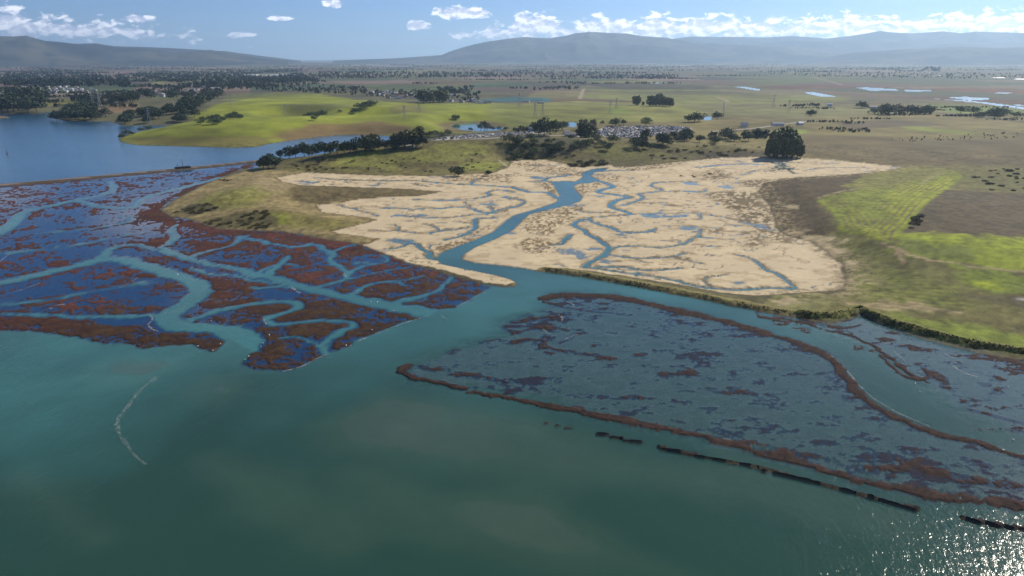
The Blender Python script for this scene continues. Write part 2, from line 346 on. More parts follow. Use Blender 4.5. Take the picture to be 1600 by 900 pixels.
MARSH_CH = [
    ch(0, 0, [(384, 545), (388, 530), (366, 517), (330, 513), (290, 513), (264, 503), (262, 490), (286, 478), (306, 467), (314, 455), (302, 441), (285, 433), (256, 425), (225, 415), (186, 404), (150, 408), (110, 418), (60, 430), (0, 442), (-80, 455)], (15, 13), 1),
    ch(0, 0, [(676, 489), (612, 478), (550, 467), (520, 459), (482, 451), (450, 440), (415, 432), (402, 431), (378, 421), (345, 416), (312, 410), (275, 400), (250, 386)], (14, 5), 1),
    ch(0, 0, [(415, 431), (430, 419), (445, 406), (450, 400)], (7, 4), 1), ch(0, 0, [(400, 431), (415, 419), (440, 411), (462, 415)], (5, 3), 1),
    ch(0, 0, [(484, 451), (505, 445), (530, 440), (546, 432), (542, 422), (525, 415), (515, 405), (520, 395), (505, 390), (492, 380), (475, 385), (445, 385), (415, 380), (398, 375), (375, 370)], (5, 6), 1),
    ch(0, 0, [(520, 394), (535, 387), (552, 383)], (5, 3), 1), ch(0, 0, [(545, 425), (570, 416), (586, 412), (600, 410), (605, 403), (597, 399), (565, 400)], (4, 2.5), 1), ch(0, 0, [(585, 413), (565, 408), (555, 411)], (4, 3), 1),
    ch(0, 0, [(546, 466), (558, 453), (575, 445), (595, 441), (625, 440), (632, 446)], (5, 3), 1), ch(0, 0, [(540, 436), (565, 432), (590, 425), (640, 418)], (4, 1.5), 1), ch(0, 0, [(600, 441), (640, 436), (665, 430)], (3, 2), 1),
    ch(0, 0, [(606, 476), (650, 465), (680, 457), (700, 441), (708, 432)], (6, 3), 1), ch(0, 0, [(640, 470), (660, 470), (668, 465)], (4, 2), 1),
    ch(0, 0, [(300, 498), (337, 487), (375, 478), (400, 473), (432, 471), (457, 471), (466, 478), (455, 487), (430, 493), (414, 500), (422, 507), (450, 507), (487, 501), (525, 500), (550, 504), (556, 512), (535, 515), (515, 530), (507, 538), (512, 556)], (7, 4), 1),
    ch(0, 0, [(510, 540), (480, 531), (455, 527), (435, 530)], (4, 2), 1), ch(0, 0, [(160, 402), (175, 386), (212, 382), (225, 386), (240, 391)], (9, 4), 1), ch(0, 0, [(250, 392), (292, 405), (312, 397), (332, 390), (362, 385), (375, 372), (385, 369)], (5, 4), 1),
    ch(0, 0, [(-60, 385), (0, 365), (20, 350), (37, 330), (87, 320), (120, 312), (160, 305), (180, 296), (172, 284)], (14, 7), 1), ch(0, 0, [(120, 313), (150, 322), (180, 325), (205, 325), (217, 317), (228, 307), (290, 292), (345, 277)], (8, 9), 1),
    ch(0, 0, [(60, 363), (120, 361), (175, 352), (200, 347), (208, 341), (185, 338)], (6, 4), 1), ch(0, 0, [(262, 382), (275, 370), (268, 360), (275, 352)], (7, 4), 1), ch(0, 0, [(0, 395), (50, 393), (120, 383), (170, 372), (230, 362)], (8, 3), 1),
    ch(0, 0, [(0, 478), (60, 470), (110, 463), (160, 452), (200, 447), (240, 440)], (7, 4), 1), ch(0, 0, [(0, 492), (80, 492), (160, 497), (230, 492), (262, 492)], (5, 5), 1), ch(0, 0, [(300, 420), (330, 428), (370, 430), (402, 440), (450, 444)], (5, 4), 1), ch(0, 0, [(398, 450), (440, 448), (470, 450)], (5, 5), 1),
]
marsh_px = [(-420, 332), (0, 292), (287, 267), (398, 255), (404, 263), (376, 265), (346, 277), (320, 287), (296, 300), (270, 313), (251, 328), (264, 338), (290, 341), (320, 352), (346, 358), (400, 361), (440, 362), (470, 367), (510, 375), (545, 379), (570, 385), (600, 398), (640, 413), (700, 430), (750, 443), (768, 449), (758, 456), (745, 462), (735, 469), (712, 480), (690, 482), (664, 494), (640, 501), (590, 520), (560, 532), (545, 541), (510, 553), (490, 562), (470, 574), (445, 580), (400, 578), (371, 572), (386, 560), (392, 545), (356, 527), (347, 541), (340, 548), (326, 550), (308, 543), (298, 538), (285, 538), (262, 540), (220, 545), (205, 541), (190, 537), (160, 537), (130, 531), (110, 526), (60, 520), (0, 516), (-120, 505), (-420, 500)]
veg_px = [([(0, 500), (50, 497), (80, 496), (120, 499), (160, 503), (200, 508), (236, 509), (242, 516), (262, 523), (290, 524), (320, 527), (356, 523), (360, 530), (345, 555), (0, 530), (-150, 520), (-150, 500)], 0.75),
          ([(672, 492), (590, 528), (545, 548), (490, 570), (445, 588), (366, 578), (400, 552), (413, 540), (414, 518), (402, 509), (300, 502), (330, 497), (375, 489), (410, 482), (420, 476), (470, 466), (540, 474), (600, 484), (640, 487)], 0.5),
          ([(300, 350), (400, 357), (470, 364), (560, 380), (640, 412), (770, 447), (758, 460), (712, 486), (640, 478), (560, 466), (480, 448), (400, 428), (330, 405), (290, 385)], 0.46),
          ([(400, 258), (345, 283), (300, 303), (268, 318), (262, 336), (300, 345), (350, 357), (420, 362), (520, 378), (580, 392), (560, 396), (480, 378), (420, 370), (350, 366), (290, 355), (235, 345), (205, 350), (215, 335), (240, 320), (285, 298), (330, 276), (385, 258)], 0.9),
          ([(100, 480), (180, 488), (260, 487), (285, 480), (262, 476), (200, 478)], 0.55), ([(235, 465), (250, 445), (280, 442), (270, 458), (245, 468)], 0.5), ([(150, 447), (205, 425), (228, 428), (205, 447), (160, 451)], 0.5),
          ([(70, 412), (150, 400), (190, 380), (260, 372), (270, 384), (190, 392), (160, 402), (85, 415)], 0.6), ([(240, 412), (300, 420), (400, 445), (410, 480), (330, 490), (305, 487), (325, 465), (318, 445), (300, 428)], 0.55),
          ([(0, 300), (100, 295), (120, 310), (60, 330), (0, 345), (-100, 350), (-100, 310)], 0.25), ([(60, 340), (200, 330), (210, 345), (150, 360), (40, 362)], 0.2)]
subm_px = [(622, 581), (640, 569), (665, 556), (690, 546), (760, 526), (790, 520), (770, 505), (800, 495), (835, 490), (850, 470), (862, 459), (900, 457), (960, 461), (1010, 467), (1060, 480), (1120, 496), (1160, 507), (1200, 519), (1240, 530), (1276, 543), (1302, 558), (1322, 579), (1342, 604), (1362, 623), (1402, 647), (1452, 667), (1522, 688), (1600, 710), (1800, 760), (1800, 845), (1600, 797), (1515, 784), (1450, 777), (1400, 767), (1330, 752), (1240, 724), (1150, 700), (1060, 677), (960, 657), (900, 644), (820, 626), (760, 614), (690, 604), (640, 594)]
strips = [([(852, 466), (880, 461), (930, 462), (980, 467), (1030, 479), (1090, 493), (1150, 506), (1200, 521)], (8, 7), 1), ([(1200, 521), (1236, 533), (1272, 546), (1296, 560), (1315, 580), (1331, 601), (1347, 621), (1382, 645), (1432, 666), (1502, 687), (1600, 713), (1750, 752)], (5.5, 3.5), 1),
          ([(634, 571), (626, 580), (640, 590), (660, 595), (690, 600), (728, 607)], (3.6, 3.4), 1), ([(735, 613), (790, 622), (860, 634), (950, 652), (1060, 674), (1150, 697), (1240, 720), (1330, 748), (1400, 764), (1450, 772), (1513, 780)], (3.6, 5.6), 1),
          ([(850, 471), (880, 480), (920, 486), (958, 488)], (4, 2), .8), ([(806, 503), (840, 497), (872, 496)], (7, 4), .75), ([(800, 521), (832, 513), (870, 511), (884, 515)], (3, 3), .8), ([(798, 537), (825, 528), (848, 536), (853, 546), (890, 552), (930, 554), (968, 567)], (5, 5), .62), ([(874, 535), (892, 526), (905, 521)], (2, 2), .8),
          ([(930, 540), (970, 549), (1003, 557)], (4, 3), .5), ([(950, 562), (1000, 570), (1040, 580), (1056, 600)], (8, 6), .5), ([(1048, 580), (1100, 585), (1110, 592)], (6, 5), .5), ([(1066, 606), (1120, 610), (1175, 614)], (6, 5), .45), ([(660, 572), (700, 580), (760, 592), (800, 603)], (6, 5), .5), ([(838, 610), (880, 612), (940, 616), (990, 620)], (7, 6), .5), ([(760, 530), (700, 550), (680, 555)], (5, 4), .4),
          ([(1448, 733), (1490, 744), (1530, 753), (1600, 763), (1700, 780)], (4.5, 4), .75), ([(1550, 784), (1570, 786), (1594, 789)], (5.5, 5.5), 1), ([(1160, 693), (1220, 705), (1330, 722), (1390, 735)], (5, 6), .5), ([(1030, 655), (1100, 668), (1160, 683)], (4, 4), .45), ([(1400, 725), (1420, 715), (1440, 705)], (5, 3), .6),
          ([(1217, 496), (1262, 507), (1312, 520), (1345, 530), (1372, 545), (1395, 562), (1420, 585), (1448, 597)], (3, 3), 1), ([(1375, 555), (1398, 578), (1420, 592), (1445, 597)], (2.5, 2.5), 1), ([(1295, 507), (1315, 515), (1342, 508)], (1.6, 1.6), 1),
          ([(1360, 514), (1400, 520), (1425, 530)], (5, 4), .55), ([(1380, 530), (1430, 545), (1470, 550), (1520, 558)], (8, 7), .6), ([(1530, 557), (1575, 562), (1640, 572)], (7, 7), .9), ([(1440, 570), (1470, 590), (1480, 605)], (6, 4), .6), ([(1500, 620), (1540, 625), (1560, 610)], (6, 4), .62), ([(1470, 630), (1530, 643), (1600, 662), (1700, 690)], (3.5, 4.5), .75), ([(1540, 600), (1600, 590)], (7, 7), .3), ([(1500, 570), (1560, 585)], (10, 10), .35), ([(1340, 510), (1300, 512), (1260, 500)], (3, 3), .7)]
rmarsh_px = [(1205, 494), (1300, 507), (1345, 492), (1400, 515), (1450, 532), (1525, 551), (1600, 565), (1800, 610), (1800, 745), (1600, 682), (1500, 648), (1440, 604), (1400, 575), (1365, 550), (1320, 528), (1260, 511)]
old_wall = [([(848, 659), (862, 663), (880, 667), (900, 672)], .9), ([(935, 678), (965, 684), (1000, 692)], 1.7), ([(1030, 699), (1060, 706), (1130, 720), (1190, 733), (1250, 748), (1350, 775), (1405, 789), (1434, 796)], 2.0), ([(1506, 810), (1550, 819), (1600, 827), (1720, 850)], 2.2)]
bars = [([(490, 665), (530, 640), (600, 614), (700, 626), (850, 665), (1000, 698), (1200, 750), (1400, 800), (1350, 822), (1200, 800), (1000, 770), (800, 738), (640, 705), (540, 690)], -.28), ([(690, 790), (760, 785), (860, 800), (1000, 850), (1080, 885), (1150, 930), (950, 900), (820, 850), (720, 815)], -.34),
        ([(150, 572), (200, 556), (275, 558), (278, 570), (220, 590), (165, 585)], -.22), ([(300, 612), (330, 592), (400, 592), (400, 615), (340, 632)], -.3), ([(560, 740), (600, 750), (680, 800), (660, 815), (600, 780)], -.45), ([(330, 720), (450, 760), (560, 830), (540, 850), (420, 790), (340, 740)], -.75), ([(30, 740), (100, 780), (150, 840), (120, 830), (50, 770)], -.9), ([(1120, 700), (1300, 760), (1420, 830), (1300, 815), (1150, 760)], -.5)]

# ------------------------------------------------------------------ the ground: height, colour of the soil or plants, and kind, as functions of the place
SEABED, MARSH, FLAT, GRASS, FARM, LEVEE, PLAIN = range(7)
def col(*c): return np.array(c)
def blend(T, m, c):
    T += m[:, None] * (np.asarray(c) - T)

def warp(X, Y, amp, scale, seed):
    return X + amp * fbm(X, Y, scale, 3, seed), Y + amp * fbm(X, Y, scale, 3, seed + 5)

# field patches beyond the bay: outline in photograph pixels, colour, edge softness in metres, irregularity
GREEN, GREEN2, OLIVE, BROWN, DRY, DARK, PALE, REDM = (.195, .215, .022), (.15, .17, .028), (.15, .145, .035), (.105, .075, .038), (.21, .165, .07), (.055, .05, .026), (.30, .25, .13), (.105, .05, .032)
PATCH = [
    ([(-300, 97), (2000, 97), (2400, 240), (-700, 240)], (.10, .095, .045), 60, 0), ([(800, 160), (1700, 160), (2100, 262), (1000, 262), (900, 240)], (.155, .128, .042), 40, 4),
    ([(500, 128), (700, 126), (900, 130), (870, 140), (560, 138)], BROWN, 30, 2), ([(520, 127), (690, 125), (700, 127), (560, 129)], (.13, .085, .05), 30, 2), ([(545, 132), (700, 133), (880, 141), (700, 145), (600, 141)], (.075, .10, .04), 30, 2), ([(735, 130), (850, 128), (900, 131), (870, 141), (760, 144), (730, 138)], (.055, .09, .045), 20, 1),
    ([(830, 131), (920, 124), (1060, 124), (1010, 131), (900, 136)], OLIVE, 30, 2), ([(1060, 118), (1130, 117), (1140, 126), (1075, 128)], (.07, .10, .04), 20, 1), ([(1130, 120), (1240, 119), (1300, 124), (1310, 131), (1180, 133), (1130, 127)], (.075, .11, .035), 20, 1), ([(905, 131), (1010, 129), (1110, 134), (1100, 140), (960, 139)], DARK, 25, 3),
    ([(840, 142), (905, 139), (913, 152), (820, 152)], (.19, .17, .06), 15, 1), ([(912, 139), (1100, 141), (1300, 142), (1330, 158), (1160, 163), (980, 162), (905, 154)], (.155, .16, .042), 25, 3), ([(830, 153), (905, 153), (1000, 158), (980, 161), (850, 160)], BROWN, 15, 1), ([(830, 162), (900, 158), (990, 161), (1090, 164), (1105, 178), (1060, 189), (960, 191), (840, 190)], (.185, .185, .04), 30, 3), ([(945, 169), (975, 168), (985, 177), (955, 180)], (.16, .20, .03), 15, 3),
    ([(1060, 164), (1200, 164), (1400, 166), (1400, 175), (1250, 184), (1110, 180)], (.14, .135, .045), 25, 3), ([(1180, 134), (1290, 132), (1620, 140), (1620, 166), (1540, 160), (1440, 155), (1350, 150), (1290, 146)], REDM, 30, 3), ([(1340, 128), (1480, 127), (1560, 133), (1450, 139), (1340, 136)], (.14, .11, .06), 30, 2), ([(1440, 162), (1540, 165), (1640, 175), (1640, 180), (1480, 176)], (.12, .16, .03), 25, 3),
    ([(1395, 196), (1430, 197), (1535, 208), (1520, 211), (1420, 203)], (.18, .205, .035), 6, 3), ([(1205, 204), (1240, 200), (1262, 205), (1250, 209)], (.17, .21, .03), 6, 2), ([(1300, 192), (1395, 187), (1480, 195), (1400, 199), (1330, 202)], (.09, .07, .035), 10, 3), ([(1250, 210), (1640, 222), (1640, 262), (1420, 260), (1255, 245)], (.11, .084, .034), 15, 4), ([(1420, 215), (1640, 222), (1640, 232), (1460, 228)], (.10, .08, .034), 12, 4),
    ([(300, 182), (345, 162), (400, 147), (440, 143), (500, 147), (560, 156), (640, 161), (760, 161), (830, 164), (840, 190), (790, 205), (700, 207), (655, 216), (560, 213), (500, 216), (430, 226), (400, 232), (215, 229), (181, 217), (225, 202), (300, 193)], GREEN, 12, 3), ([(425, 206), (480, 193), (600, 190), (655, 197), (660, 208), (560, 213), (500, 216), (440, 222)], (.15, .105, .04), 18, 6), ([(200, 216), (280, 212), (420, 215), (430, 226), (390, 231), (215, 228)], (.15, .135, .03), 12, 4), ([(440, 163), (520, 162), (560, 172), (500, 177), (450, 172)], (.13, .135, .03), 20, 5), ([(600, 168), (660, 164), (665, 176), (620, 178)], (.15, .14, .035), 20, 5), ([(690, 190), (715, 188), (760, 188), (800, 195), (790, 206), (700, 205), (688, 198)], (.14, .11, .045), 10, 4), ([(770, 163), (840, 164), (845, 200), (800, 200), (760, 180)], (.14, .15, .03), 20, 5),
    ([(145, 172), (175, 163), (215, 161), (218, 171), (170, 179), (150, 176)], (.19, .13, .065), 8, 2), ([(0, 142), (45, 140), (60, 145), (25, 150), (0, 150)], GREEN2, 12, 2), ([(0, 152), (35, 151), (45, 155), (0, 158)], (.14, .19, .025), 10, 2), ([(145, 138), (190, 138), (200, 146), (110, 150), (85, 149)], GREEN2, 12, 2), ([(200, 131), (250, 127), (260, 133), (205, 137)], (.14, .15, .05), 12, 2), ([(240, 142), (270, 141), (280, 152), (260, 155), (235, 150)], (.13, .17, .03), 12, 2), ([(360, 145), (420, 143), (400, 152), (345, 158)], (.13, .15, .035), 12, 2), ([(60, 158), (120, 155), (120, 162), (70, 166)], OLIVE, 10, 2), ([(210, 104), (350, 105), (345, 109), (215, 109)], (.16, .11, .08), 40, 1), ([(0, 103), (40, 104), (45, 106.5), (0, 107)], (.17, .13, .11), 40, 1), ([(280, 104.5), (360, 104.5), (360, 108.5), (290, 109)], (.19, .13, .09), 30, 1), ([(360, 116), (460, 115), (460, 119), (370, 120)], (.28, .26, .24), 20, 1), ([(170, 110), (215, 109), (210, 114), (175, 114)], (.17, .11, .08), 20, 1),
    ([(520, 112), (540, 110), (740, 110), (745, 113), (560, 115)], (.16, .16, .06), 20, 1), ([(500, 140), (570, 141), (560, 148), (450, 144)], OLIVE, 14, 2), ([(430, 131), (500, 128), (520, 134), (450, 137)], (.10, .08, .06), 14, 2),
    (ponds_px[5], (.045, .115, .12), 5, 0),
    # the grassy ridge behind the flats
    ([(430, 262), (445, 248), (510, 242), (640, 229), (700, 222), (800, 216), (900, 214), (1000, 222), (1120, 226), (1180, 245), (1070, 253), (960, 262), (900, 262), (850, 252), (800, 256), (790, 268), (735, 274), (600, 277), (480, 273)], (.125, .108, .036), 8, 3), ([(510, 246), (620, 234), (740, 228), (760, 240), (700, 256), (600, 262), (540, 258)], (.165, .16, .038), 14, 6), ([(560, 236), (610, 232), (600, 239), (555, 246)], (.175, .205, .03), 8, 4), ([(760, 250), (730, 255), (700, 262), (770, 266), (790, 258)], (.15, .155, .03), 8, 4), ([(880, 226), (1000, 228), (1060, 240), (1000, 252), (930, 250)], (.12, .115, .03), 12, 6), ([(780, 232), (870, 222), (930, 226), (900, 248), (850, 250), (800, 250)], (.065, .06, .026), 10, 6), ([(1080, 238), (1240, 236), (1250, 246), (1100, 252)], (.06, .05, .028), 8, 4),
]
PEN = [  # peninsula
    ([(404, 262), (330, 284), (290, 303), (250, 328), (262, 340), (320, 354), (346, 360), (440, 364), (545, 381), (600, 398), (640, 412), (600, 372), (600, 340), (500, 320), (700, 300), (480, 270), (430, 266)], (.23, .18, .078), 3, 1), ([(300, 318), (330, 304), (390, 290), (430, 298), (400, 320), (330, 330)], (.20, .185, .05), 8, 4), ([(400, 330), (430, 325), (500, 340), (560, 348), (520, 362), (450, 355), (415, 345)], (.175, .15, .045), 6, 3), ([(380, 276), (430, 270), (470, 285), (460, 300), (410, 300)], (.25, .20, .095), 8, 4),
    ([(468, 289), (560, 292), (640, 295.5), (690, 300), (660, 306), (560, 311), (495, 319), (455, 312), (450, 298)], (.125, .095, .04), 4, 2), ([(420, 335), (440, 333), (455, 350), (435, 352)], (.19, .20, .03), 4, 2), ([(280, 326), (300, 318), (335, 318), (340, 328), (300, 336), (270, 334)], (.09, .078, .034), 3, 3), ([(318, 346), (370, 330), (420, 330), (440, 355), (400, 358), (345, 355)], (.10, .085, .034), 3, 3)]
FARMP = [
    ([(1180, 262), (1420, 258), (1800, 262), (2300, 480), (2300, 700), (1600, 560), (1345, 488), (1300, 500), (1250, 492), (1190, 470), (1330, 455), (1320, 420), (1230, 370), (1180, 300)], (.125, .112, .034), 6, 2), ([(1180, 284), (1225, 279), (1300, 275), (1372, 267), (1385, 280), (1320, 298), (1282, 310), (1278, 320), (1302, 338), (1308, 358), (1292, 368), (1262, 376), (1240, 378), (1225, 367), (1214, 340), (1200, 320), (1184, 300)], (.072, .052, .024), 4, 4), ([(1300, 365), (1330, 372), (1400, 388), (1480, 430), (1540, 485), (1400, 490), (1330, 470), (1322, 430)], (.12, .118, .032), 6, 3),
    ([(1330, 300), (1375, 288), (1430, 264), (1480, 264), (1500, 270), (1506, 278), (1478, 295), (1455, 311), (1438, 330), (1425, 350), (1412, 360), (1408, 370), (1395, 382), (1370, 374), (1345, 366), (1320, 365), (1309, 355), (1306, 340), (1295, 326), (1280, 316), (1277, 310), (1300, 304)], (.165, .195, .016), 2.5, 1), ([(1385, 297), (1475, 280), (1500, 272), (1478, 295), (1440, 326), (1412, 360), (1400, 372), (1398, 340)], (.215, .25, .012), 3, 2), ([(1345, 355), (1395, 350), (1405, 372), (1380, 374), (1350, 366)], (.215, .25, .012), 3, 2),
    ([(1360, 268), (1412, 262), (1480, 264), (1440, 280), (1340, 296), (1320, 292)], (.16, .155, .035), 5, 3), ([(1478, 297), (1600, 302), (1900, 306), (1900, 376), (1600, 371), (1490, 365), (1412, 364), (1426, 347), (1440, 327), (1460, 311)], (.078, .058, .028), 2, 1), ([(1412, 366), (1490, 366), (1600, 373), (1900, 384), (1900, 440), (1600, 424), (1500, 413), (1450, 404), (1396, 388)], (.20, .235, .014), 5, 5), ([(1396, 388), (1410, 375), (1450, 380), (1520, 388), (1520, 410), (1450, 402)], (.12, .14, .022), 5, 4), ([(1490, 412), (1600, 428), (1900, 460), (1900, 480), (1600, 462), (1520, 450), (1495, 438)], (.15, .185, .02), 5, 4), ([(1520, 435), (1560, 440), (1555, 452), (1525, 446)], (.215, .25, .012), 4, 2),
    ([(1510, 463), (1600, 462), (1900, 490), (1900, 540), (1600, 480), (1570, 470)], (.075, .065, .03), 5, 4), ([(1360, 488), (1500, 500), (1640, 535), (1640, 550), (1500, 530), (1400, 506)], (.15, .18, .024), 5, 3), ([(1200, 462), (1290, 460), (1320, 472), (1290, 486), (1230, 484), (1200, 478)], (.16, .155, .05), 3, 3), ([(1210, 470), (1240, 466), (1255, 472), (1225, 478)], (.27, .22, .12), 3, 2), ([(1310, 470), (1380, 470), (1480, 482), (1490, 487), (1400, 483), (1320, 478)], (.24, .19, .09), 2.5, 3), ([(1500, 268), (1600, 268), (1700, 300), (1520, 296)], (.11, .105, .03), 5, 3), ([(1578, 463), (1640, 468), (1640, 476), (1590, 468)], (.45, .40, .36), 2, 1), ([(1225, 318), (1248, 320), (1252, 328), (1228, 324)], (.33, .26, .15), 2, 2), ([(1240, 360), (1300, 372), (1325, 410), (1315, 450), (1270, 400)], (.34, .27, .15), 6, 7)]
tracks = [(HH([(1380, 380), (1400, 389), (1425, 400), (1450, 405), (1500, 413), (1550, 420), (1600, 426), (1800, 452)]), 2.4, (.30, .22, .12)), (HH([(1400, 390), (1408, 405), (1412, 412)]), 2.0, (.26, .19, .10)), (HH([(1440, 288), (1455, 276), (1475, 271)]), 2.5, (.24, .20, .10)), (HH([(1275, 310), (1310, 300), (1350, 293)]), 2.0, (.26, .20, .11)),
          (HH([(906, 154), (909, 146), (912, 139)]), 12, (.30, .25, .17)), (HH([(1120, 151), (1134, 156), (1139, 160)]), 9, (.28, .22, .15)), (HH([(1268, 120), (1300, 128), (1316, 133)]), 14, (.24, .18, .13)), (HH([(1380, 300), (1440, 310), (1470, 320)]), .1, (.2, .2, .1)),
          (HH([(780, 250), (790, 258), (800, 265)]), 3.0, (.33, .28, .2))]
TUFTZ = [PP(zz4(800, 225, q)) for q in ([(30, 520), (150, 410), (420, 370), (470, 390), (440, 450), (330, 500), (250, 580), (60, 560)], [(20, 640), (90, 590), (200, 585), (320, 640), (330, 670), (180, 695), (40, 670)], [(-50, 110), (120, 110), (330, 150), (500, 180), (420, 205), (100, 170)], [(500, 200), (560, 180), (680, 200), (660, 235), (540, 225)], [(380, 250), (560, 245), (560, 275), (440, 320), (400, 290)], [(150, 235), (280, 245), (290, 320), (200, 290)], [(580, 600), (640, 600), (630, 620), (590, 620)], [(830, 680), (1000, 700), (1120, 710), (1130, 730), (950, 715)], [(1220, 530), (1310, 530), (1300, 570), (1230, 570)], [(600, 130), (800, 130), (1000, 110), (1100, 120), (900, 165), (700, 170)])] + \
        [PP(zz4(400, 225, q)) for q in ([(1100, 660), (1250, 600), (1420, 520), (1520, 470), (1480, 530), (1350, 610), (1180, 690)], [(1120, 230), (1300, 190), (1600, 190), (1600, 250), (1350, 240)], [(900, 620), (940, 610), (930, 645)], [(1500, 425), (1600, 400), (1560, 450)])]
TUFTZ = [q for q in TUFTZ]
BROWNZ = [(PP([(1085, 272), (1120, 265), (1150, 272), (1130, 282), (1095, 282)]), .9), (PP([(1100, 303), (1140, 298), (1185, 300), (1215, 345), (1205, 352), (1160, 330), (1120, 315)]), .8), (PP([(1150, 285), (1190, 280), (1220, 283), (1190, 295), (1160, 292)]), 1.0), (PP([(1155, 365), (1185, 360), (1200, 385), (1165, 385)]), .6), (PP([(1130, 320), (1200, 330), (1230, 380), (1180, 370)]), .45)]

def ground(X, Y):
    """per point: height, colour, kind, silt in the water, calmness of the water"""
    N = len(X)
    wx, wy = warp(X, Y, 1.1, 7.0, 40)
    r = np.hypot(X, Y)
    H, s_sh, s_fl = base_height(X, Y)
    near = r < 1100
    rough = np.zeros(N); rough[near] = fbm(X[near], Y[near], 9.0, 4, 3)
    big = fbm(X, Y, 160.0, 4, 12)
    mid = fbm(X, Y, 40.0, 3, 13)
    H = H + np.where(near, 0.22 * rough * sstep(2, 14, np.minimum(s_sh, s_fl)), 0)
    T = np.empty((N, 3)); T[:] = (.11, .10, .045)
    cls = np.full(N, PLAIN)
    # far plain and hills
    for px, c, soft, irr in PATCH:
        q = HH(px); d = sdf(q, X, Y, 60 + 4 * soft) + irr * (mid * 3.0 + rough * 0.6)
        blend(T, sstep(-soft, soft, d), c)
    T *= (1 + 0.30 * big + 0.20 * mid)[:, None]
    g = sstep(-.2, .8, fbm(X, Y, 420.0, 4, 77)) * sstep(1900, 3200, r)
    blend(T, 0.35 * g, (.06, .06, .045))
    # far patchwork of fields: square cells turned a little, each with its own crop
    cell = 420.0; a = 0.35
    u = (X * math.cos(a) + Y * math.sin(a)) / cell; v = (-X * math.sin(a) + Y * math.cos(a)) / (cell * 1.4)
    hv = _hash(np.floor(u), np.floor(v), 5); hv2 = _hash(np.floor(u), np.floor(v), 9)
    fm = sstep(2300, 3000, r) * 0.8 * (np.abs(hv2) > .2)
    pal = np.array([(.11, .07, .06), (.05, .075, .04), (.14, .11, .07), (.05, .04, .04), (.09, .105, .04), (.19, .135, .11)])
    ci = np.clip(((hv + 1) / 2 * 6).astype(int), 0, 5)
    T += fm[:, None] * (pal[ci] - T)
    # peninsula
    for k, (px, c, soft, irr) in enumerate(PEN):
        q = HH(px); d = sdf(q, X, Y, 30) + irr * rough * 1.2
        m = sstep(-soft, soft, d) * (s_sh > -1); blend(T, m, c)
        if k == 0: cls[d > 0] = GRASS
    ridge = sdf(HH(PATCH[-7][0]), X, Y, 30); cls[ridge > 0] = GRASS
    # farmland with ploughed lines
    q0 = None
    for k, (px, c, soft, irr) in enumerate(FARMP):
        q = HH(px); d = sdf(q, X, Y, 40) + irr * (rough * 1.5)
        blend(T, sstep(-soft, soft, d), np.array(c))
        if k == 0: cls[d > -2] = FARM
        if k == 3:
            q0 = d
            PLOUGH = sdf(smooth(q, 2), X, Y, 20) + .25 * fbm(X, Y, 25, 2, 9)
            ph = np.sin(PLOUGH * 2 * math.pi / 4.4)
            H = H + 0.12 * ph * sstep(0, 3, d)
        if k == 2:
            ang = R(58); lin = (X * math.cos(ang) + Y * math.sin(ang)) + 9 * fbm(X, Y, 90, 2, 8)
            ph = np.sin(lin * 2 * math.pi / 4.6)
            blend(T, 0.75 * sstep(-.1, .9, ph) * sstep(0, 10, d) * sstep(-.5, .4, mid + .2), (.17, .20, .022))
            H = H + 0.12 * ph * sstep(0, 8, d)
    pm = sstep(-.35, .75, np.sin(PLOUGH * 2 * math.pi / 4.4)) * sstep(.5, 4, PLOUGH) * (1 - sstep(34, 52, PLOUGH)) * (.55 + .45 * sstep(-.5, .3, mid))
    blend(T, .85 * pm, (.15, .115, .045))
    for q, w, c in tracks:
        d = ldist(smooth(q), wx, wy, 20); blend(T, 0.9 * (1 - sstep(w * .4, w * .8, d)), c)
    fmask = near & (cls != PLAIN)
    T[near] *= (1 + 0.34 * fbm(X[near], Y[near], 3.2, 3, 21) + 0.22 * rough[near])[:, None]
    # ---------------- dried flats
    fd = np.full(N, -1e3)
    for poly in FLATS: fd = np.maximum(fd, sdf(poly, wx, wy, 30))
    fm = sstep(-.9, .9, fd)
    n6 = np.zeros(N); n2 = np.zeros(N); nn = near
    n6[nn] = fbm(X[nn], Y[nn], 16.0, 5, 31); n2[nn] = fbm(X[nn] * .7, Y[nn] * 1.4, 2.2, 3, 32)
    FT = np.empty((N, 3)); FT[:] = (.54, .43, .26)
    FT *= (1 + .10 * n6 + .05 * n2)[:, None]
    blend(FT, .65 * sstep(.25, .75, fbm(X, Y, 34, 4, 36)), (.50, .40, .25))
    dirt = sstep(.30, .62, fbm(X * .55, Y, 5.0, 4, 35)); blend(FT, .42 * dirt, (.27, .19, .095))
    FH = 0.26 + 0.05 * n6 + 0.03 * n2
    pud = sstep(.66, .9, fbm(X * .8, Y, 21.0, 4, 52) + .15 * n2)      # shallow puddles
    FH = FH - .32 * pud * sstep(2, 8, fd); blend(FT, .8 * pud, (.26, .215, .17))
    tz = np.full(N, -1e3)
    for poly in TUFTZ: tz = np.maximum(tz, sdf(poly, wx, wy, 20))
    tuft = sstep(-3, 4, tz + 2 * n6) * sstep(-.05, .35, fbm(X, Y, 1.9, 2, 61) + .25 * n6)
    blend(FT, .85 * tuft, (.125, .082, .034)); FH = FH + .30 * tuft
    for q, st in BROWNZ:
        d = sdf(q, wx, wy, 25); m = sstep(-8, 8, d + 5 * n6) * sstep(.1 - st * .5, .5 - st * .4, n2 + .4 * n6 + .2)
        blend(FT, .9 * m, (.10, .07, .028)); FH = FH + .2 * m
    east = sstep(14, -2, fd) * (X > 130) * sstep(-.15, .45, n2 + n6 * .6)
    blend(FT, .75 * east, (.115, .085, .035)); FH = FH + .1 * east
    m = fm * (s_sh > -3)
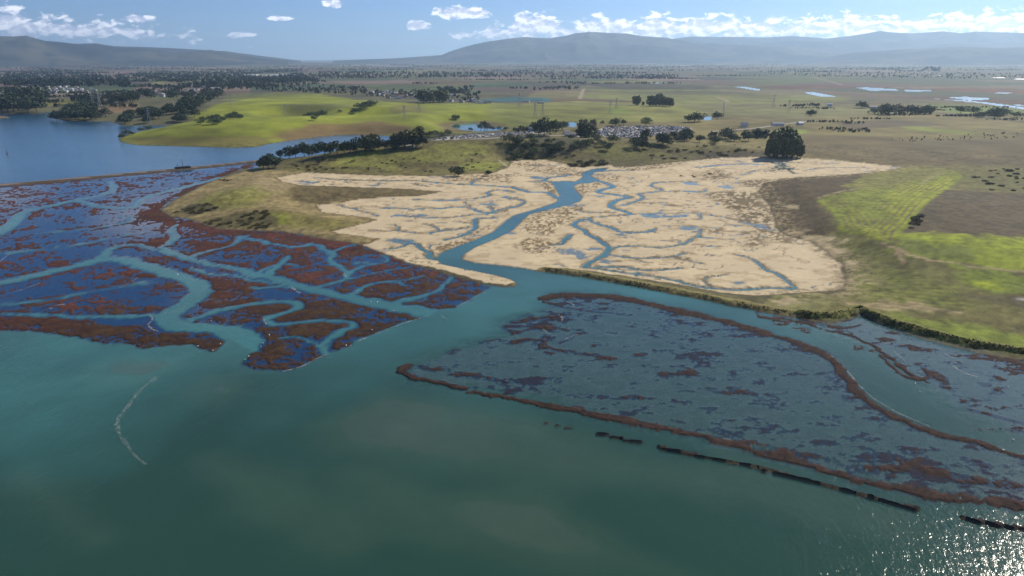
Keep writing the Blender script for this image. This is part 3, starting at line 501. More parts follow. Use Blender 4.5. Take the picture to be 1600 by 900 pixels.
    H = H * (1 - m) + FH * m; T = T * (1 - m[:, None]) + FT * m[:, None]; cls[(fd > 0)] = FLAT
    # grass spilling over the edge of the farmland
    edge = (cls == FARM) & (fd < 0) & (fd > -28); ee = np.where(edge, sstep(-28, 0, fd) * sstep(.05, .4, n2 + .3 * n6), 0.0)
    blend(T, .7 * ee, (.36, .275, .15))
    # darker, raised lip at the edge of the flats
    lip = np.exp(-((fd + 1.0) / 1.3) ** 2) * (s_sh > 2); blend(T, .7 * lip, (.07, .05, .026)); H = H + .25 * lip
    # ---------------- channels through the flats
    dch = np.full(N, 1e3)
    sel = (fd > -12) & (r < 1050); xs, ys = wx[sel], wy[sel]; dd = np.full(xs.shape, 1e3)
    for q, w in FLAT_CH: dd = np.minimum(dd, ldist(q, xs, ys, 14, w * .8))
    dch[sel] = dd
    cr = np.abs(fbm(X * .6, Y, 30.0, 4, 44)); crk = sstep(.045, .012, cr) * sstep(.0, .3, fbm(X, Y, 60.0, 2, 46)) * (fd > 2)
    cr2 = np.abs(fbm(X * .7, Y, 19.0, 3, 54)); crk = np.maximum(crk, sstep(.05, .012, cr2) * sstep(.1, .35, fbm(X, Y, 45.0, 2, 56)) * (fd > 2))
    blend(T, .8 * crk, (.15, .105, .06)); H = H - .34 * crk
    bank = np.exp(-((dch - .7) / .75) ** 2) * (.55 + .45 * sstep(-.4, .3, n6 + n2)); blend(T, .92 * bank, (.085, .058, .030))
    fring = sstep(7, 1, dch) * sstep(.12, .4, fbm(X * .7, Y, 2.6, 3, 47) + .3 * n6) * (dch > .4); blend(T, .6 * fring, (.17, .115, .05)); H = H + .14 * fring
    H = np.where(dch < 1.3, np.minimum(H, -1.0 + 1.3 * sstep(-.9, .75, dch)), H)
    blend(T, sstep(.1, -.7, dch), (.13, .15, .13))
    # ---------------- open water
    sea = s_sh < 0
    bed = -np.minimum(3.0, .15 + np.maximum(-s_sh, 0) * .22)
    H = np.where(sea, bed, H)
    H = np.where((s_sh >= 0) & (s_sh < 2.0) & (dch > 1), np.minimum(H, .02 + .3 * sstep(0, 2.0, s_sh) + np.where(cls == FARM, .3, 0)), H)
    shore = np.exp(-((s_sh - .6) / .8) ** 2) * (r < 1100); blend(T, .75 * shore, (.105, .075, .04))
    T[sea] = (.045, .06, .05); cls[sea] = SEABED
    silt = np.where(r < 1050, .75, .15) * np.ones(N); calm = np.zeros(N)
    inbay = sdf(BAYL, X, Y, 5) > 0
    wv = fbm(X, Y, 60, 4, 91)
    silt = np.where(inbay, np.clip(.66 + .30 * wv - .95 * sstep(345, 185, r - .25 * X), 0, 1), silt)
    for q, dep in bars:
        d = sdf(PP(q), X, Y, 30) + 4 * wv
        m = sstep(-9, 9, d + 5 * mid) * sea; H = H * (1 - m) + m * (dep + .1 * mid); T = T * (1 - m[:, None]) + m[:, None] * np.array((.150, .142, .088))
    # ---------------- the flooded marsh
    md = sdf(PP(marsh_px), wx, wy, 30)
    sel = md > -10; idx = np.where(sel)[0]
    x, y = X[sel], Y[sel]; ax, ay = wx[sel], wy[sel]
    st = np.full(len(x), .12)
    for q, k in veg_px:
        d = sdf(PP(q), ax, ay, 30); st = st + (k - .12) * sstep(-5, 5, d) * (st < k)
    mc = np.full(len(x), 1e3)
    ex, ey = ax + 1.3 * fbm(x, y, 6.0, 3, 111), ay + 1.3 * fbm(x, y, 6.0, 3, 112)
    for q, w in MARSH_CH: mc = np.minimum(mc, ldist(q, ex, ey, 25, w * .86))
    mc = np.minimum(mc, 26 * np.abs(fbm(x * .8, y, 42.0, 3, 113)) + .15 + 2.2 * sstep(.1, -.2, fbm(x, y, 70.0, 2, 114)))
    na = fbm(x * .7, y, 12.0, 6, 101, .66); nb = fbm(x * .8, y, 2.2, 3, 102, .65)
    bankv = .46 * np.exp(-((mc - 2.2) / 2.6) ** 2) * sstep(-.5, .3, fbm(x, y, 30, 2, 103) + .1)
    v = st + .05 + bankv + .60 * na + .50 * nb
    v = v - .9 * sstep(1.0, -.4, mc)
    veg = sstep(.38, .60, v) * sstep(-1.0, 1.2, md[sel])
    purple = sstep(.22, .44, v) * (1 - veg)
    h = -.26 - .22 * sstep(.1, -.4, v) + .265 * purple + .50 * veg + .05 * nb * purple + .12 * veg * nb
    h = np.where(mc < 1, np.minimum(h, -1.2 + 1.3 * sstep(-2.2, 1.0, mc)), h)
    k = sstep(-1.2, 1.2, md[sel]); Hs = H[sel]; H[idx] = np.where(md[sel] > -1.2, Hs * (1 - k) + h * k, Hs)
    rd = np.hypot(x, y); redf = sstep(330, 420, rd) * (.55 + .45 * sstep(-.4, .4, fbm(x, y, 28, 2, 105)))
    cv = np.array((.038, .019, .009))[None] * (1 - redf[:, None]) + np.array((.076, .026, .018))[None] * redf[:, None]
    cv = cv * (1 + .45 * nb + .35 * na)[:, None]
    olive = sstep(.2, .7, fbm(x, y, 9, 3, 107)) * .5; cv += olive[:, None] * (np.array((.066, .038, .013)) - cv)
    cm = np.array((.018, .036, .075))[None] + purple[:, None] * (np.array((.046, .022, .034)) - np.array((.018, .036, .075)))[None]
    ct = cm * (1 - veg[:, None]) + cv * veg[:, None]
    chm = sstep(.3, -1.2, mc); ct = ct * (1 - chm[:, None]) + chm[:, None] * np.array((.07, .14, .15))
    T[idx] = T[idx] * (1 - k[:, None]) + k[:, None] * ct
    cls[idx[md[sel] > 0]] = MARSH
    silt[idx] = np.where(md[sel] > 0, np.clip(1.05 * sstep(1.0, -1.5, mc), 0, 1), silt[idx]); calm[idx] = sstep(-2, 3, md[sel]) * (1 - .7 * sstep(1, -2, mc))
    # ---------------- drowned marsh beside the canal, and the strip below the levee
    sd1 = sdf(PP(subm_px), wx, wy, 30); sd2 = sdf(PP(rmarsh_px), wx, wy, 30); sdm = np.maximum(sd1, sd2)
    sel = sdm > -8; idx = np.where(sel)[0]; x, y = X[sel], Y[sel]; ax, ay = wx[sel], wy[sel]; dm = sdm[sel]; is2 = sd2[sel] > sd1[sel]
    na = fbm(x * .55, y * 1.1, 4.4, 5, 201, .58); nb = fbm(x, y, 1.5, 3, 202)
    v = np.where(is2, .30, .14 + .07 * sstep(60, 170, x) + .09 * sstep(375, 305, np.hypot(x, y) - .12 * x)) + .72 * na + .26 * nb + .34 * fbm(x, y, 45, 2, 203)
    sv = np.zeros(len(x)); hard = np.zeros(len(x))
    for q, w, k in strips:
        l = smooth(PP(q)); d = ldist(l, ax, ay, 20, np.linspace(w[0], w[1], len(l)))
        b = k * sstep(1.5, -1.2, d + .6 * nb); sv = np.maximum(sv, b); hard = np.maximum(hard, b * (k > .7))
    v = np.maximum(v * .85, sv * .72 + .46 * na * (1 - hard * .3) + .20 * nb); v = np.maximum(v, hard * .74 + .10 * na + .11 * nb)
    veg = sstep(.50, .66, v) * np.clip(.30 + sv * 1.1 + is2 * .5, 0, 1); sub = sstep(.28, .42, v)
    h = -.17 + .13 * sub + .36 * veg + .10 * nb * veg
    ct = np.array((.115, .125, .110))[None] * (1 + .22 * na)[:, None]
    ct = ct + sub[:, None] * (np.array((.009, .015, .034)) - ct); cvv = np.array((.034, .018, .013))[None] * (1 + .5 * nb)[:, None]
    ct = ct + sstep(.15, .6, veg)[:, None] * (cvv - ct)
    k = sstep(-7, 5, dm + 3 * na); k = np.maximum(k, sstep(.2, .6, veg))
    H[idx] = H[idx] * (1 - k) + h * k; T[idx] = T[idx] * (1 - k[:, None]) + ct * k[:, None]; cls[idx[dm > 0]] = MARSH
    calm = np.maximum(calm, .55 * (inbay & (sdm > -60) & (X > 60) & (r > 190 + .28 * X) & (sdm < 0)))
    silt[idx] = silt[idx] * (1 - k * .75); calm[idx] = np.maximum(calm[idx], .75 * k)
    # remains of the old wall
    for q, w in old_wall:
        l = smooth(PP(q), 1); d = ldist(l, X, Y, 10) + .35 * n2
        m = sstep(w * .66, w * .34, d); H = np.maximum(H, -1 + m * (1.75 + .25 * n2) * (1 if w > 1 else .78)); blend(T, m, (.020, .013, .009)); cls[m > .3] = LEVEE
    # levees and the railway bank
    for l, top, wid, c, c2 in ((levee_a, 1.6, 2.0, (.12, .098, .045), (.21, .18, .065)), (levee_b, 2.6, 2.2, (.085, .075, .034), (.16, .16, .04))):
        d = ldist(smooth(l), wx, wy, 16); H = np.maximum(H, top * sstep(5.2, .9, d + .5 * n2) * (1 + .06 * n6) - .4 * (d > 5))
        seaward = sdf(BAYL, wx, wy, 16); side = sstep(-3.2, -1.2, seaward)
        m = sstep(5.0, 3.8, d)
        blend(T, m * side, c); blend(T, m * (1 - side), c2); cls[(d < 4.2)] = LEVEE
    d = ldist(smooth(railway), X, Y, 30); H = np.maximum(H, 2.2 * sstep(11, 3.0, d) - .6); m = sstep(11, 9, d)
    blend(T, m, (.085, .066, .045)); blend(T, sstep(2.8, 1.8, d), (.24, .19, .15)); cls[d < 9] = LEVEE
    d = sdf(PP(spit), X, Y, 20); H = np.where(d > 0, .8, H); blend(T, sstep(-4, 2, d), (.15, .11, .06))
    return H, np.clip(T, .004, .8), cls, np.clip(silt, 0, 1), np.clip(calm, 0, 1)


# ------------------------------------------------------------------ materials
MATS = {}
def new_mat(name):
    m = bpy.data.materials.new(name); m.use_nodes = True; MATS[name] = m
    return m, NT(m.node_tree), m.node_tree.nodes['Principled BSDF']

def ground_mat(name, s1, s2, con, bump, bdist, rough=.92, stretch=1.0):
    m, t, b = new_mat(name)
    at = t.add('ShaderNodeAttribute', attribute_name='tint'); co = t.add('ShaderNodeTexCoord').outputs['Object']
    co2 = t.mapping(co, scale=(1, stretch, 1))
    n1 = t.noise(co2, s1, 5, .65); n2 = t.noise(co2, s2, 3, .6)
    f = t.m('ADD', t.m('MULTIPLY', t.m('SUBTRACT', n1, .5), con * 2), t.m('MULTIPLY', t.m('SUBTRACT', n2, .5), con))
    g = t.m('ADD', f, 1.0)
    sc_ = t.add('ShaderNodeVectorMath', operation='SCALE'); t.put(sc_.inputs[0], at.outputs['Color']); t.put(sc_.inputs['Scale'], g)
    t.put(b.inputs['Base Color'], sc_.outputs[0]); b.inputs['Roughness'].default_value = rough; b.inputs['Specular IOR Level'].default_value = .15
    bp = t.add('ShaderNodeBump'); bp.inputs['Strength'].default_value = bump; bp.inputs['Distance'].default_value = bdist
    t.put(bp.inputs['Height'], n1); t.put(b.inputs['Normal'], bp.outputs[0])
    return m
ground_mat('seabed_mud', .08, .5, .2, .1, .2); ground_mat('pickleweed', 1.1, .25, .7, .9, .5); ground_mat('dry_mud', .7, .12, .16, .45, .15, .85)
ground_mat('dry_grass', .9, .08, .55, .8, .5); ground_mat('crop_grass', .9, .1, .45, .7, .35); ground_mat('bank_scrub', .8, .2, .8, 1.0, .8); ground_mat('plain_soil', .02, .18, .45, .5, 2.0)

WAVE = .18
def water_mat():
    m, t, b = new_mat('estuary_water')
    out = t.n['Material Output']; t.n.remove(b)
    dep = t.add('ShaderNodeAttribute', attribute_name='depth').outputs['Fac']; si = t.add('ShaderNodeAttribute', attribute_name='silt').outputs['Fac']; ca = t.add('ShaderNodeAttribute', attribute_name='calm').outputs['Fac']
    co = t.add('ShaderNodeTexCoord').outputs['Object']
    body = t.mix(si, (.028, .092, .054, 1), (.076, .265, .23, 1))
    big = t.noise(co, .018, 5, .6, .6)
    body = t.mix(t.rng(big, .35, .7, 0, .35), body, (.024, .078, .050, 1))
    far = t.add('ShaderNodeAttribute', attribute_name='slough').outputs['Fac']
    stk = t.noise(t.mapping(co, scale=(.2, 1, 1)), .012, 4, .6)
    body = t.mix(far, body, t.mix(t.rng(stk, .4, .65), (.016, .12, .27, 1), (.04, .20, .36, 1)))
    fl = t.add('ShaderNodeAttribute', attribute_name='flood').outputs['Fac']
    body = t.mix(t.m('MULTIPLY', fl, t.m('SUBTRACT', 1.0, si)), body, (.007, .050, .145, 1))
    opac = t.m('SUBTRACT', 1.0, t.m('POWER', 2.718, t.m('MULTIPLY', dep, -1.9)))
    opac = t.m('ADD', t.m('MULTIPLY', opac, .93), .02)
    dif = t.add('ShaderNodeBsdfDiffuse'); t.put(dif.inputs[0], body)
    tr = t.add('ShaderNodeBsdfTransparent'); t.put(tr.inputs[0], (.74, .88, .95, 1))
    mx = t.add('ShaderNodeMixShader'); t.put(mx.inputs[0], opac); t.l.new(tr.outputs[0], mx.inputs[1]); t.l.new(dif.outputs[0], mx.inputs[2])
    rip = t.mapping(co, rot=(0, 0, R(-35)), scale=(1.0, .45, 1.0))
    w1 = t.noise(rip, .8, 3, .65, .3); w2 = t.noise(rip, .10, 3, .5, .3)
    amp = t.m('SUBTRACT', 1.0, t.m('MULTIPLY', ca, .93))
    hgt = t.m('MULTIPLY', t.m('ADD', w1, t.m('MULTIPLY', w2, 1.6)), amp)
    bp = t.add('ShaderNodeBump'); bp.inputs['Strength'].default_value = 1.0; bp.inputs['Distance'].default_value = WAVE; t.put(bp.inputs['Height'], hgt)
    gl = t.add('ShaderNodeBsdfGlossy'); gl.inputs['Roughness'].default_value = .09; t.l.new(bp.outputs[0], gl.inputs['Normal'])
    gl.inputs[0].default_value = (1, 1, 1, 1)
    fr = t.add('ShaderNodeFresnel'); bf = t.add('ShaderNodeNewGeometry').outputs['Backfacing']; t.put(fr.inputs['IOR'], t.rng(bf, 0, 1, 1.333, .75, smooth=False)); t.l.new(bp.outputs[0], fr.inputs['Normal'])
    m2 = t.add('ShaderNodeMixShader'); t.put(m2.inputs[0], t.m('MULTIPLY', fr.outputs[0], .92)); t.l.new(mx.outputs[0], m2.inputs[1]); t.l.new(gl.outputs[0], m2.inputs[2])
    t.l.new(m2.outputs[0], out.inputs[0])
water_mat()

def plain_mat(name, c, rough=.8, var=.0, scale=1.0, metal=0.0):
    m, t, b = new_mat(name)
    if var:
        co = t.add('ShaderNodeTexCoord').outputs['Object']; oi = t.add('ShaderNodeObjectInfo').outputs['Random']
        n = t.noise(co, scale, 4, .6)
        g = t.m('ADD', t.m('MULTIPLY', t.m('SUBTRACT', n, .5), var * 2), t.m('ADD', t.m('MULTIPLY', t.m('SUBTRACT', oi, .5), var), 1.0))
        s_ = t.add('ShaderNodeVectorMath', operation='SCALE'); s_.inputs[0].default_value = c[:3]; t.put(s_.inputs['Scale'], g); t.put(b.inputs['Base Color'], s_.outputs[0])
    else: b.inputs['Base Color'].default_value = c4(c)
    b.inputs['Roughness'].default_value = rough; b.inputs['Metallic'].default_value = metal; b.inputs['Specular IOR Level'].default_value = .3
    return m


# ------------------------------------------------------------------ mesh helpers
def link(name, me, mat=None, parent=None, loc=None, kind=None, label=None, cat=None, group=None):
    o = bpy.data.objects.new(name, me); COL.objects.link(o)
    if mat is not None and me is not None and not len(me.materials): me.materials.append(MATS[mat])
    if parent is not None: o.parent = parent
    if loc is not None: o.location = loc
    if kind: o['kind'] = kind
    if label: o['label'] = label
    if cat: o['category'] = cat
    if group: o['group'] = group
    return o

def mesh_np(name, V, Fq, smooth_=True):
    """V (n,3), Fq (m,k) equal-sided faces"""
    me = bpy.data.meshes.new(name); V = np.asarray(V, np.float32); Fq = np.asarray(Fq, np.int32)
    n, k = Fq.shape
    me.vertices.add(len(V)); me.vertices.foreach_set('co', V.ravel())
    me.loops.add(n * k); me.loops.foreach_set('vertex_index', Fq.ravel())
    me.polygons.add(n); me.polygons.foreach_set('loop_start', np.arange(0, n * k, k, dtype=np.int32))
    me.polygons.foreach_set('use_smooth', np.full(n, smooth_)); me.update(calc_edges=True)
    return me

def attr(me, name, vals, typ='FLOAT'):
    if typ == 'FLOAT_COLOR':
        a = me.attributes.new(name, typ, 'POINT'); v = np.ones((len(vals), 4), np.float32); v[:, :3] = vals; a.data.foreach_set('color', v.ravel())
    else:
        a = me.attributes.new(name, typ, 'POINT'); a.data.foreach_set('value', np.asarray(vals, np.float32))


# ------------------------------------------------------------------ terrain sheets: one fan of cells, finer near the camera, cut into its kinds of ground
def fan():
    ph = [R(50)]
    while ph[-1] > math.atan(CAM_H / 46000):
        p = ph[-1]; r = CAM_H / math.tan(p)
        st = .0030 if r < 215 else .0013 if r < 700 else .0008 if r < 6000 else .0006
        ph.append(p - st)
        if ph[-1] < math.atan(CAM_H / 46000): break
    rr = CAM_H / np.tan(np.array(ph[:-1])); rr = np.append(rr, 46000.0)
    th = np.linspace(R(-52), R(52), 1160)
    return rr, th
RR, TH = fan()
GX = (RR[:, None] * np.sin(TH)[None]).ravel(); GY = (RR[:, None] * np.cos(TH)[None]).ravel()
GH, GT, GC, GS, GCALM = ground(GX, GY)
nr, nt = len(RR), len(TH)
ii = np.arange(nr * nt).reshape(nr, nt)
Q = np.stack([ii[:-1, :-1], ii[:-1, 1:], ii[1:, 1:], ii[1:, :-1]], -1).reshape(-1, 4)
qc = GC[Q[:, 0]]; deep = (GH[Q].max(1) < -1.35)
KIND_NAMES = [(SEABED, 'seabed', 'seabed_mud', 'pale and dark mud bed under the shallow estuary water'), (MARSH, 'salt_marsh', 'pickleweed', 'reddish brown pickleweed salt marsh half drowned by blue water'), (FLAT, 'tidal_flat', 'dry_mud', 'tan dried tidal flat threaded by winding channels'), (GRASS, 'grassland', 'dry_grass', 'dry grassy rises beside the tan tidal flat'), (FARM, 'farm_field', 'crop_grass', 'ploughed and bright green fields above the levee'), (LEVEE, 'levee', 'bank_scrub', 'narrow dark earth banks along the canal and the railway line'), (PLAIN, 'terrain', 'plain_soil', 'green hills and brown farmed plain reaching to the horizon')]
for k, nm, mt, lab in KIND_NAMES:
    f = Q[(qc == k) & ~deep]
    if not len(f): continue
    used, inv = np.unique(f, return_inverse=True)
    me = mesh_np(nm, np.stack([GX[used], GY[used], GH[used]], 1), inv.reshape(-1, 4)); attr(me, 'tint', GT[used], 'FLOAT_COLOR')
    link(nm, me, mt, kind='structure', label=lab)
# the ground under and behind the camera
me = mesh_np('ground', [(-50000, -3000, -3.4), (50000, -3000, -3.4), (50000, 50000, -3.4), (-50000, 50000, -3.4)], [(0, 1, 2, 3)]); attr(me, 'tint', np.tile((.09, .08, .045), (4, 1)), 'FLOAT_COLOR')
link('ground', me, 'plain_soil', kind='structure', label='plain base of the land below the fields')
# water
ri = list(range(0, nr, 2)); ci_ = list(range(0, nt, 2))
gi = ii[np.ix_(ri, ci_)]; minH = GH.reshape(nr, nt)
wm = np.full((len(ri), len(ci_)), 1e9)
for a in (-2, -1, 0, 1, 2):
    for b in (-2, -1, 0, 1, 2):
        wm = np.minimum(wm, minH[np.clip(np.array(ri) + a, 0, nr - 1)][:, np.clip(np.array(ci_) + b, 0, nt - 1)])
wi = np.arange(gi.size).reshape(gi.shape)
WQ = np.stack([wi[:-1, :-1], wi[:-1, 1:], wi[1:, 1:], wi[1:, :-1]], -1).reshape(-1, 4)
wet = (wm.ravel()[WQ].min(1) < .02); WQ = WQ[wet]
gf = gi.ravel(); used, inv = np.unique(WQ, return_inverse=True); g = gf[used]
rW = np.hypot(GX[g], GY[g])
main = None
inslough = sdf(WATERS[0], GX[g], GY[g], 40) > -30
pondm = (rW > 1000) & ~inslough & (sdf(BAYL, GX[g], GY[g], 5) < 0)
me = mesh_np('water', np.stack([GX[g], GY[g], np.zeros(len(g))], 1), inv.reshape(-1, 4))
attr(me, 'depth', np.maximum(-GH[g], 0)); attr(me, 'silt', GS[g]); RES = PP(ponds_px[5]); res = np.zeros(len(g), bool)
attr(me, 'calm', np.where(pondm & ~res, 1.0, GCALM[g])); attr(me, 'slough', inslough * 1.0); attr(me, 'flood', sstep(-1, 4, sdf(PP(marsh_px), GX[g], GY[g], 20)))
link('water', me, 'estuary_water', kind='structure', label='turquoise and blue estuary water with ripples')

# ------------------------------------------------------------------ mountains round the valley
def hill_mat(name, a, b, c):
    m, t, bs = new_mat(name); co = t.add('ShaderNodeTexCoord').outputs['Object']
    n = t.noise(co, .00055, 6, .6, .4); n2 = t.noise(co, .0022, 5, .65)
    cl = t.mix(t.rng(n, .42, .60), c4(a), c4(b)); cl = t.mix(t.rng(n2, .5, .68), cl, c4(c))
    t.put(bs.inputs['Base Color'], cl); bs.inputs['Roughness'].default_value = .95; bs.inputs['Specular IOR Level'].default_value = .1
hill_mat('oak_hill', (.014, .024, .022), (.085, .078, .05), (.016, .026, .020)); hill_mat('bare_range', (.018, .026, .026), (.09, .08, .055), (.016, .022, .022)); hill_mat('distant_range', (.03, .032, .032), (.05, .045, .04), (.025, .027, .027))

def range_of_hills(name, prof, D, front, back, mat, label, seed, n=420):
    xs = np.array([p[0] for p in prof], float); ys = np.array([p[1] for p in prof], float)
    X = np.linspace(xs[0], xs[-1], n); Yp = np.interp(X, xs, ys)
    V = []; rows = np.concatenate([np.linspace(-1, 0, 26), np.linspace(.08, 1, 9)])
    for x, y in zip(X, Yp):
        a, e = px_azel(x, y); a = float(a); h = max(0.0, CAM_H + D * math.tan(e))
        for t in rows:
            d = D + (t * front if t < 0 else t * back)
            V.append((d * math.sin(a), d * math.cos(a), h, t))
    V = np.array(V); t = V[:, 3]
    wx = V[:, 0]; wy = V[:, 1]
    rid = 1 - np.abs(fbm(wx, wy, 2600, 5, seed)); s = np.where(t < 0, sstep(-1, 0, t) ** .8, 1 - sstep(0, 1, t))
    env = sstep(0, .25, 1 - np.abs(t)) * sstep(0, .18, np.abs(t) + .02)
    z = V[:, 2] * np.clip(s + .42 * (rid - .72) * env * np.where(t < 0, 1, .3), 0, 1) + np.where(np.abs(t) < .02, V[:, 2] * .012 * fbm(wx, wy, 700, 4, seed + 3), 0)
    V = np.stack([wx, wy, np.where(np.abs(t) > .99, -2.0, z)], 1)
    m = len(rows); i = np.arange(n * m).reshape(n, m)
    Fq = np.stack([i[:-1, :-1], i[1:, :-1], i[1:, 1:], i[:-1, 1:]], -1).reshape(-1, 4)
    link(name, mesh_np(name, V, Fq[:, ::-1] if False else Fq), mat, kind='structure', label=label)
range_of_hills('hills', [(-420, 80), (-300, 66), (-150, 60), (-60, 58), (0, 56.5), (20, 57), (40, 55.5), (50, 58.5), (70, 64), (100, 67), (125, 70), (150, 69), (180, 74), (200, 75), (230, 76), (250, 79), (275, 83), (300, 80), (330, 78), (350, 82), (380, 87), (410, 92), (450, 95)], 15500, 2600, 2500, 'oak_hill', 'oak covered hills with pale slopes beyond the wooded shore', 301)
range_of_hills('hills', [(60, 90), (100, 69), (150, 68), (180, 72.5), (215, 73), (300, 77), (350, 80), (430, 90), (470, 95)], 19000, 2000, 2000, 'distant_range', 'pale ridge showing behind the oak covered hills', 302)
range_of_hills('mountain', [(520, 94.5), (620, 91), (690, 86), (705, 80), (725, 74), (745, 69), (760, 66), (790, 62), (820, 58.5), (840, 59.5), (860, 60), (870, 58), (885, 56), (900, 52), (915, 51.5), (930, 50), (945, 50.5), (960, 51), (980, 52), (1000, 55.5), (1040, 60), (1080, 66), (1120, 69), (1180, 71), (1250, 74), (1330, 78), (1400, 82), (1500, 90), (1540, 94)], 20500, 3200, 3000, 'bare_range', 'broad blue grey mountain below the cumulus bank', 303)
range_of_hills('mountain', [(980, 90), (1020, 64), (1080, 57), (1130, 58), (1200, 59), (1240, 56.5), (1290, 60), (1330, 56), (1350, 53), (1362, 51), (1375, 48.5), (1385, 50), (1400, 52), (1430, 52), (1470, 49), (1500, 52), (1540, 49.5), (1600, 52), (1700, 51), (1850, 58), (2000, 75)], 26000, 2500, 2500, 'distant_range', 'faint jagged range with a small peak, farthest back', 304)
range_of_hills('mountain', [(1120, 92), (1180, 68), (1240, 62.5), (1300, 65), (1360, 63.5), (1420, 66), (1480, 64), (1540, 67), (1600, 66), (1750, 68), (1950, 84)], 23500, 2300, 2200, 'distant_range', 'hazy range in front of the jagged peak', 305)
range_of_hills('hills', [(1260, 95), (1340, 81), (1440, 75.5), (1500, 73.5), (1560, 75), (1600, 74), (1750, 77), (1900, 88)], 17500, 2200, 2200, 'bare_range', 'low hazy foothills behind the bright water strip', 306)

# ------------------------------------------------------------------ plants
def leaf_mat(name, c, trans=.25, var=.5):
    m, t, b = new_mat(name); oi = t.add('ShaderNodeObjectInfo').outputs['Random']; co = t.add('ShaderNodeTexCoord').outputs['Object']
    n = t.noise(co, 3.5, 3, .6)
    g = t.m('ADD', t.m('MULTIPLY', t.m('SUBTRACT', n, .5), 1.2), t.m('ADD', t.m('MULTIPLY', t.m('SUBTRACT', oi, .5), var), 1.0))
    s_ = t.add('ShaderNodeVectorMath', operation='SCALE'); s_.inputs[0].default_value = c; t.put(s_.inputs['Scale'], g); t.put(b.inputs['Base Color'], s_.outputs[0]); b.inputs['Roughness'].default_value = .7; b.inputs['Specular IOR Level'].default_value = .2
leaf_mat('oak_leaf', (.070, .094, .036)); leaf_mat('cypress_leaf', (.046, .070, .036)); leaf_mat('gum_leaf', (.115, .120, .052)); leaf_mat('scrub_leaf', (.085, .080, .030)); leaf_mat('dark_scrub', (.040, .046, .020)); leaf_mat('far_leaf', (.026, .044, .024))
plain_mat('bark', (.08, .06, .045), .9, .3, 4)

def leaf_quads(C, size, rg):
    """one small leaf spray per centre"""
    n = len(C); a = rg.normal(size=(n, 3)); a /= np.linalg.norm(a, axis=1)[:, None]; b = np.cross(a, rg.normal(size=(n, 3))); b /= np.linalg.norm(b, axis=1)[:, None]
    s = size * rg.uniform(.6, 1.3, (n, 1)); V = np.stack([C - a * s - b * s * .7, C + a * s - b * s * .5, C + a * s * .8 + b * s, C - a * s * .7 + b * s * .8], 1).reshape(-1, 3)
    return V, np.arange(4 * n).reshape(-1, 4)

def crown_mesh(name, lobes, n, size, seed, tall=1.0):
    rg = np.random.default_rng(seed); P_ = []
    tot = sum(l[3] ** 2 for l in lobes)
    for x, y, z, r, sq in lobes:
        k = max(6, int(n * r * r / tot)); d = rg.normal(size=(k, 3)); d /= np.linalg.norm(d, axis=1)[:, None]
        q = d * (r * rg.uniform(.35, 1.06, (k, 1)) ** .6); q[:, 2] *= sq; P_.append(q + (x, y, z))
    V, Fq = leaf_quads(np.concatenate(P_), size, rg); return mesh_np(name, V, Fq, False)

def trunk_mesh(name, h, r, limbs, seed):
    rg = random.Random(seed); V = []; Fq = []
    def tube(a, b, ra, rb, k=6):
        a = np.array(a, float); b = np.array(b, float); d = b - a; d /= np.linalg.norm(d); u = np.cross(d, (.3, .9, .1)); u /= np.linalg.norm(u); w = np.cross(d, u); o = len(V)
        for c, rr in ((a, ra), ((a + b) / 2 + u * ra * .3, (ra + rb) / 2), (b, rb)):
            for i in range(k): an = 2 * math.pi * i / k; V.append(c + rr * (math.cos(an) * u + math.sin(an) * w))
        for L in (0, 1):
            for i in range(k): j = (i + 1) % k; Fq.append((o + L * k + i, o + L * k + j, o + L * k + k + j, o + L * k + k + i))
    tube((0, 0, -.03), (0, 0, h), r, r * .5)
    for q in range(limbs):
        an = q * 2.4 + rg.random(); tube((0, 0, h * rg.uniform(.55, .95)), (math.cos(an) * .22, math.sin(an) * .22, h + rg.uniform(.15, .4)), r * .5, r * .15)
    return mesh_np(name, V, Fq)

def lobes_round(seed, wide):
    rg = random.Random(seed); L = [(0, 0, .58, .30 * wide, .85)]
    for k in range(8):
        a = k * .785 + rg.uniform(-.4, .4); q = rg.uniform(.18, .34) * wide; L.append((q * math.cos(a), q * math.sin(a), rg.uniform(.36, .78), rg.uniform(.14, .24) * wide, rg.uniform(.7, 1)))
    L.append((rg.uniform(-.1, .1), 0, .84, .16 * wide, .9)); return L
def lobes_tall(seed, wide):
    rg = random.Random(seed); L = []
    for k in range(13):
        z = .24 + .70 * k / 12; w = wide * (.26 - .14 * abs(z - .5)); a = k * 2.4 + rg.random(); L.append((w * .7 * math.cos(a), w * .7 * math.sin(a), z, rg.uniform(.10, .17) * (1 if z < .85 else .7), 1.0))
    return L
def lobes_cone(seed, wide):
    rg = random.Random(seed); L = []
    for k in range(12):
        z = .12 + .84 * k / 11; w = wide * .34 * (1 - z) + .02; a = k * 2.4; L.append((w * .6 * math.cos(a), w * .6 * math.sin(a), z, max(.05, w * rg.uniform(.7, 1)), .8))
    return L
TREE = {}
for kind, fn, mat, th, lim in (('oak', lobes_round, 'oak_leaf', .4, 4), ('gum', lobes_tall, 'gum_leaf', .7, 4), ('cypress', lobes_cone, 'cypress_leaf', .6, 2), ('bushy', lobes_round, 'cypress_leaf', .3, 3)):
    TREE[kind] = []
    for v in range(3):
        cm = crown_mesh(kind + '_crown', fn(v * 7 + len(kind), {'oak': 1.45, 'gum': 1.0, 'cypress': 1.3, 'bushy': 1.25}[kind] * (1 + .12 * (v - 1))), 620, .042, v + 3); cm.materials.append(MATS[mat])
        tm = trunk_mesh(kind + '_trunk', th, .028, lim, v); tm.materials.append(MATS['bark']); TREE[kind].append((tm, cm))
ntree = 0
TREEPOS = []
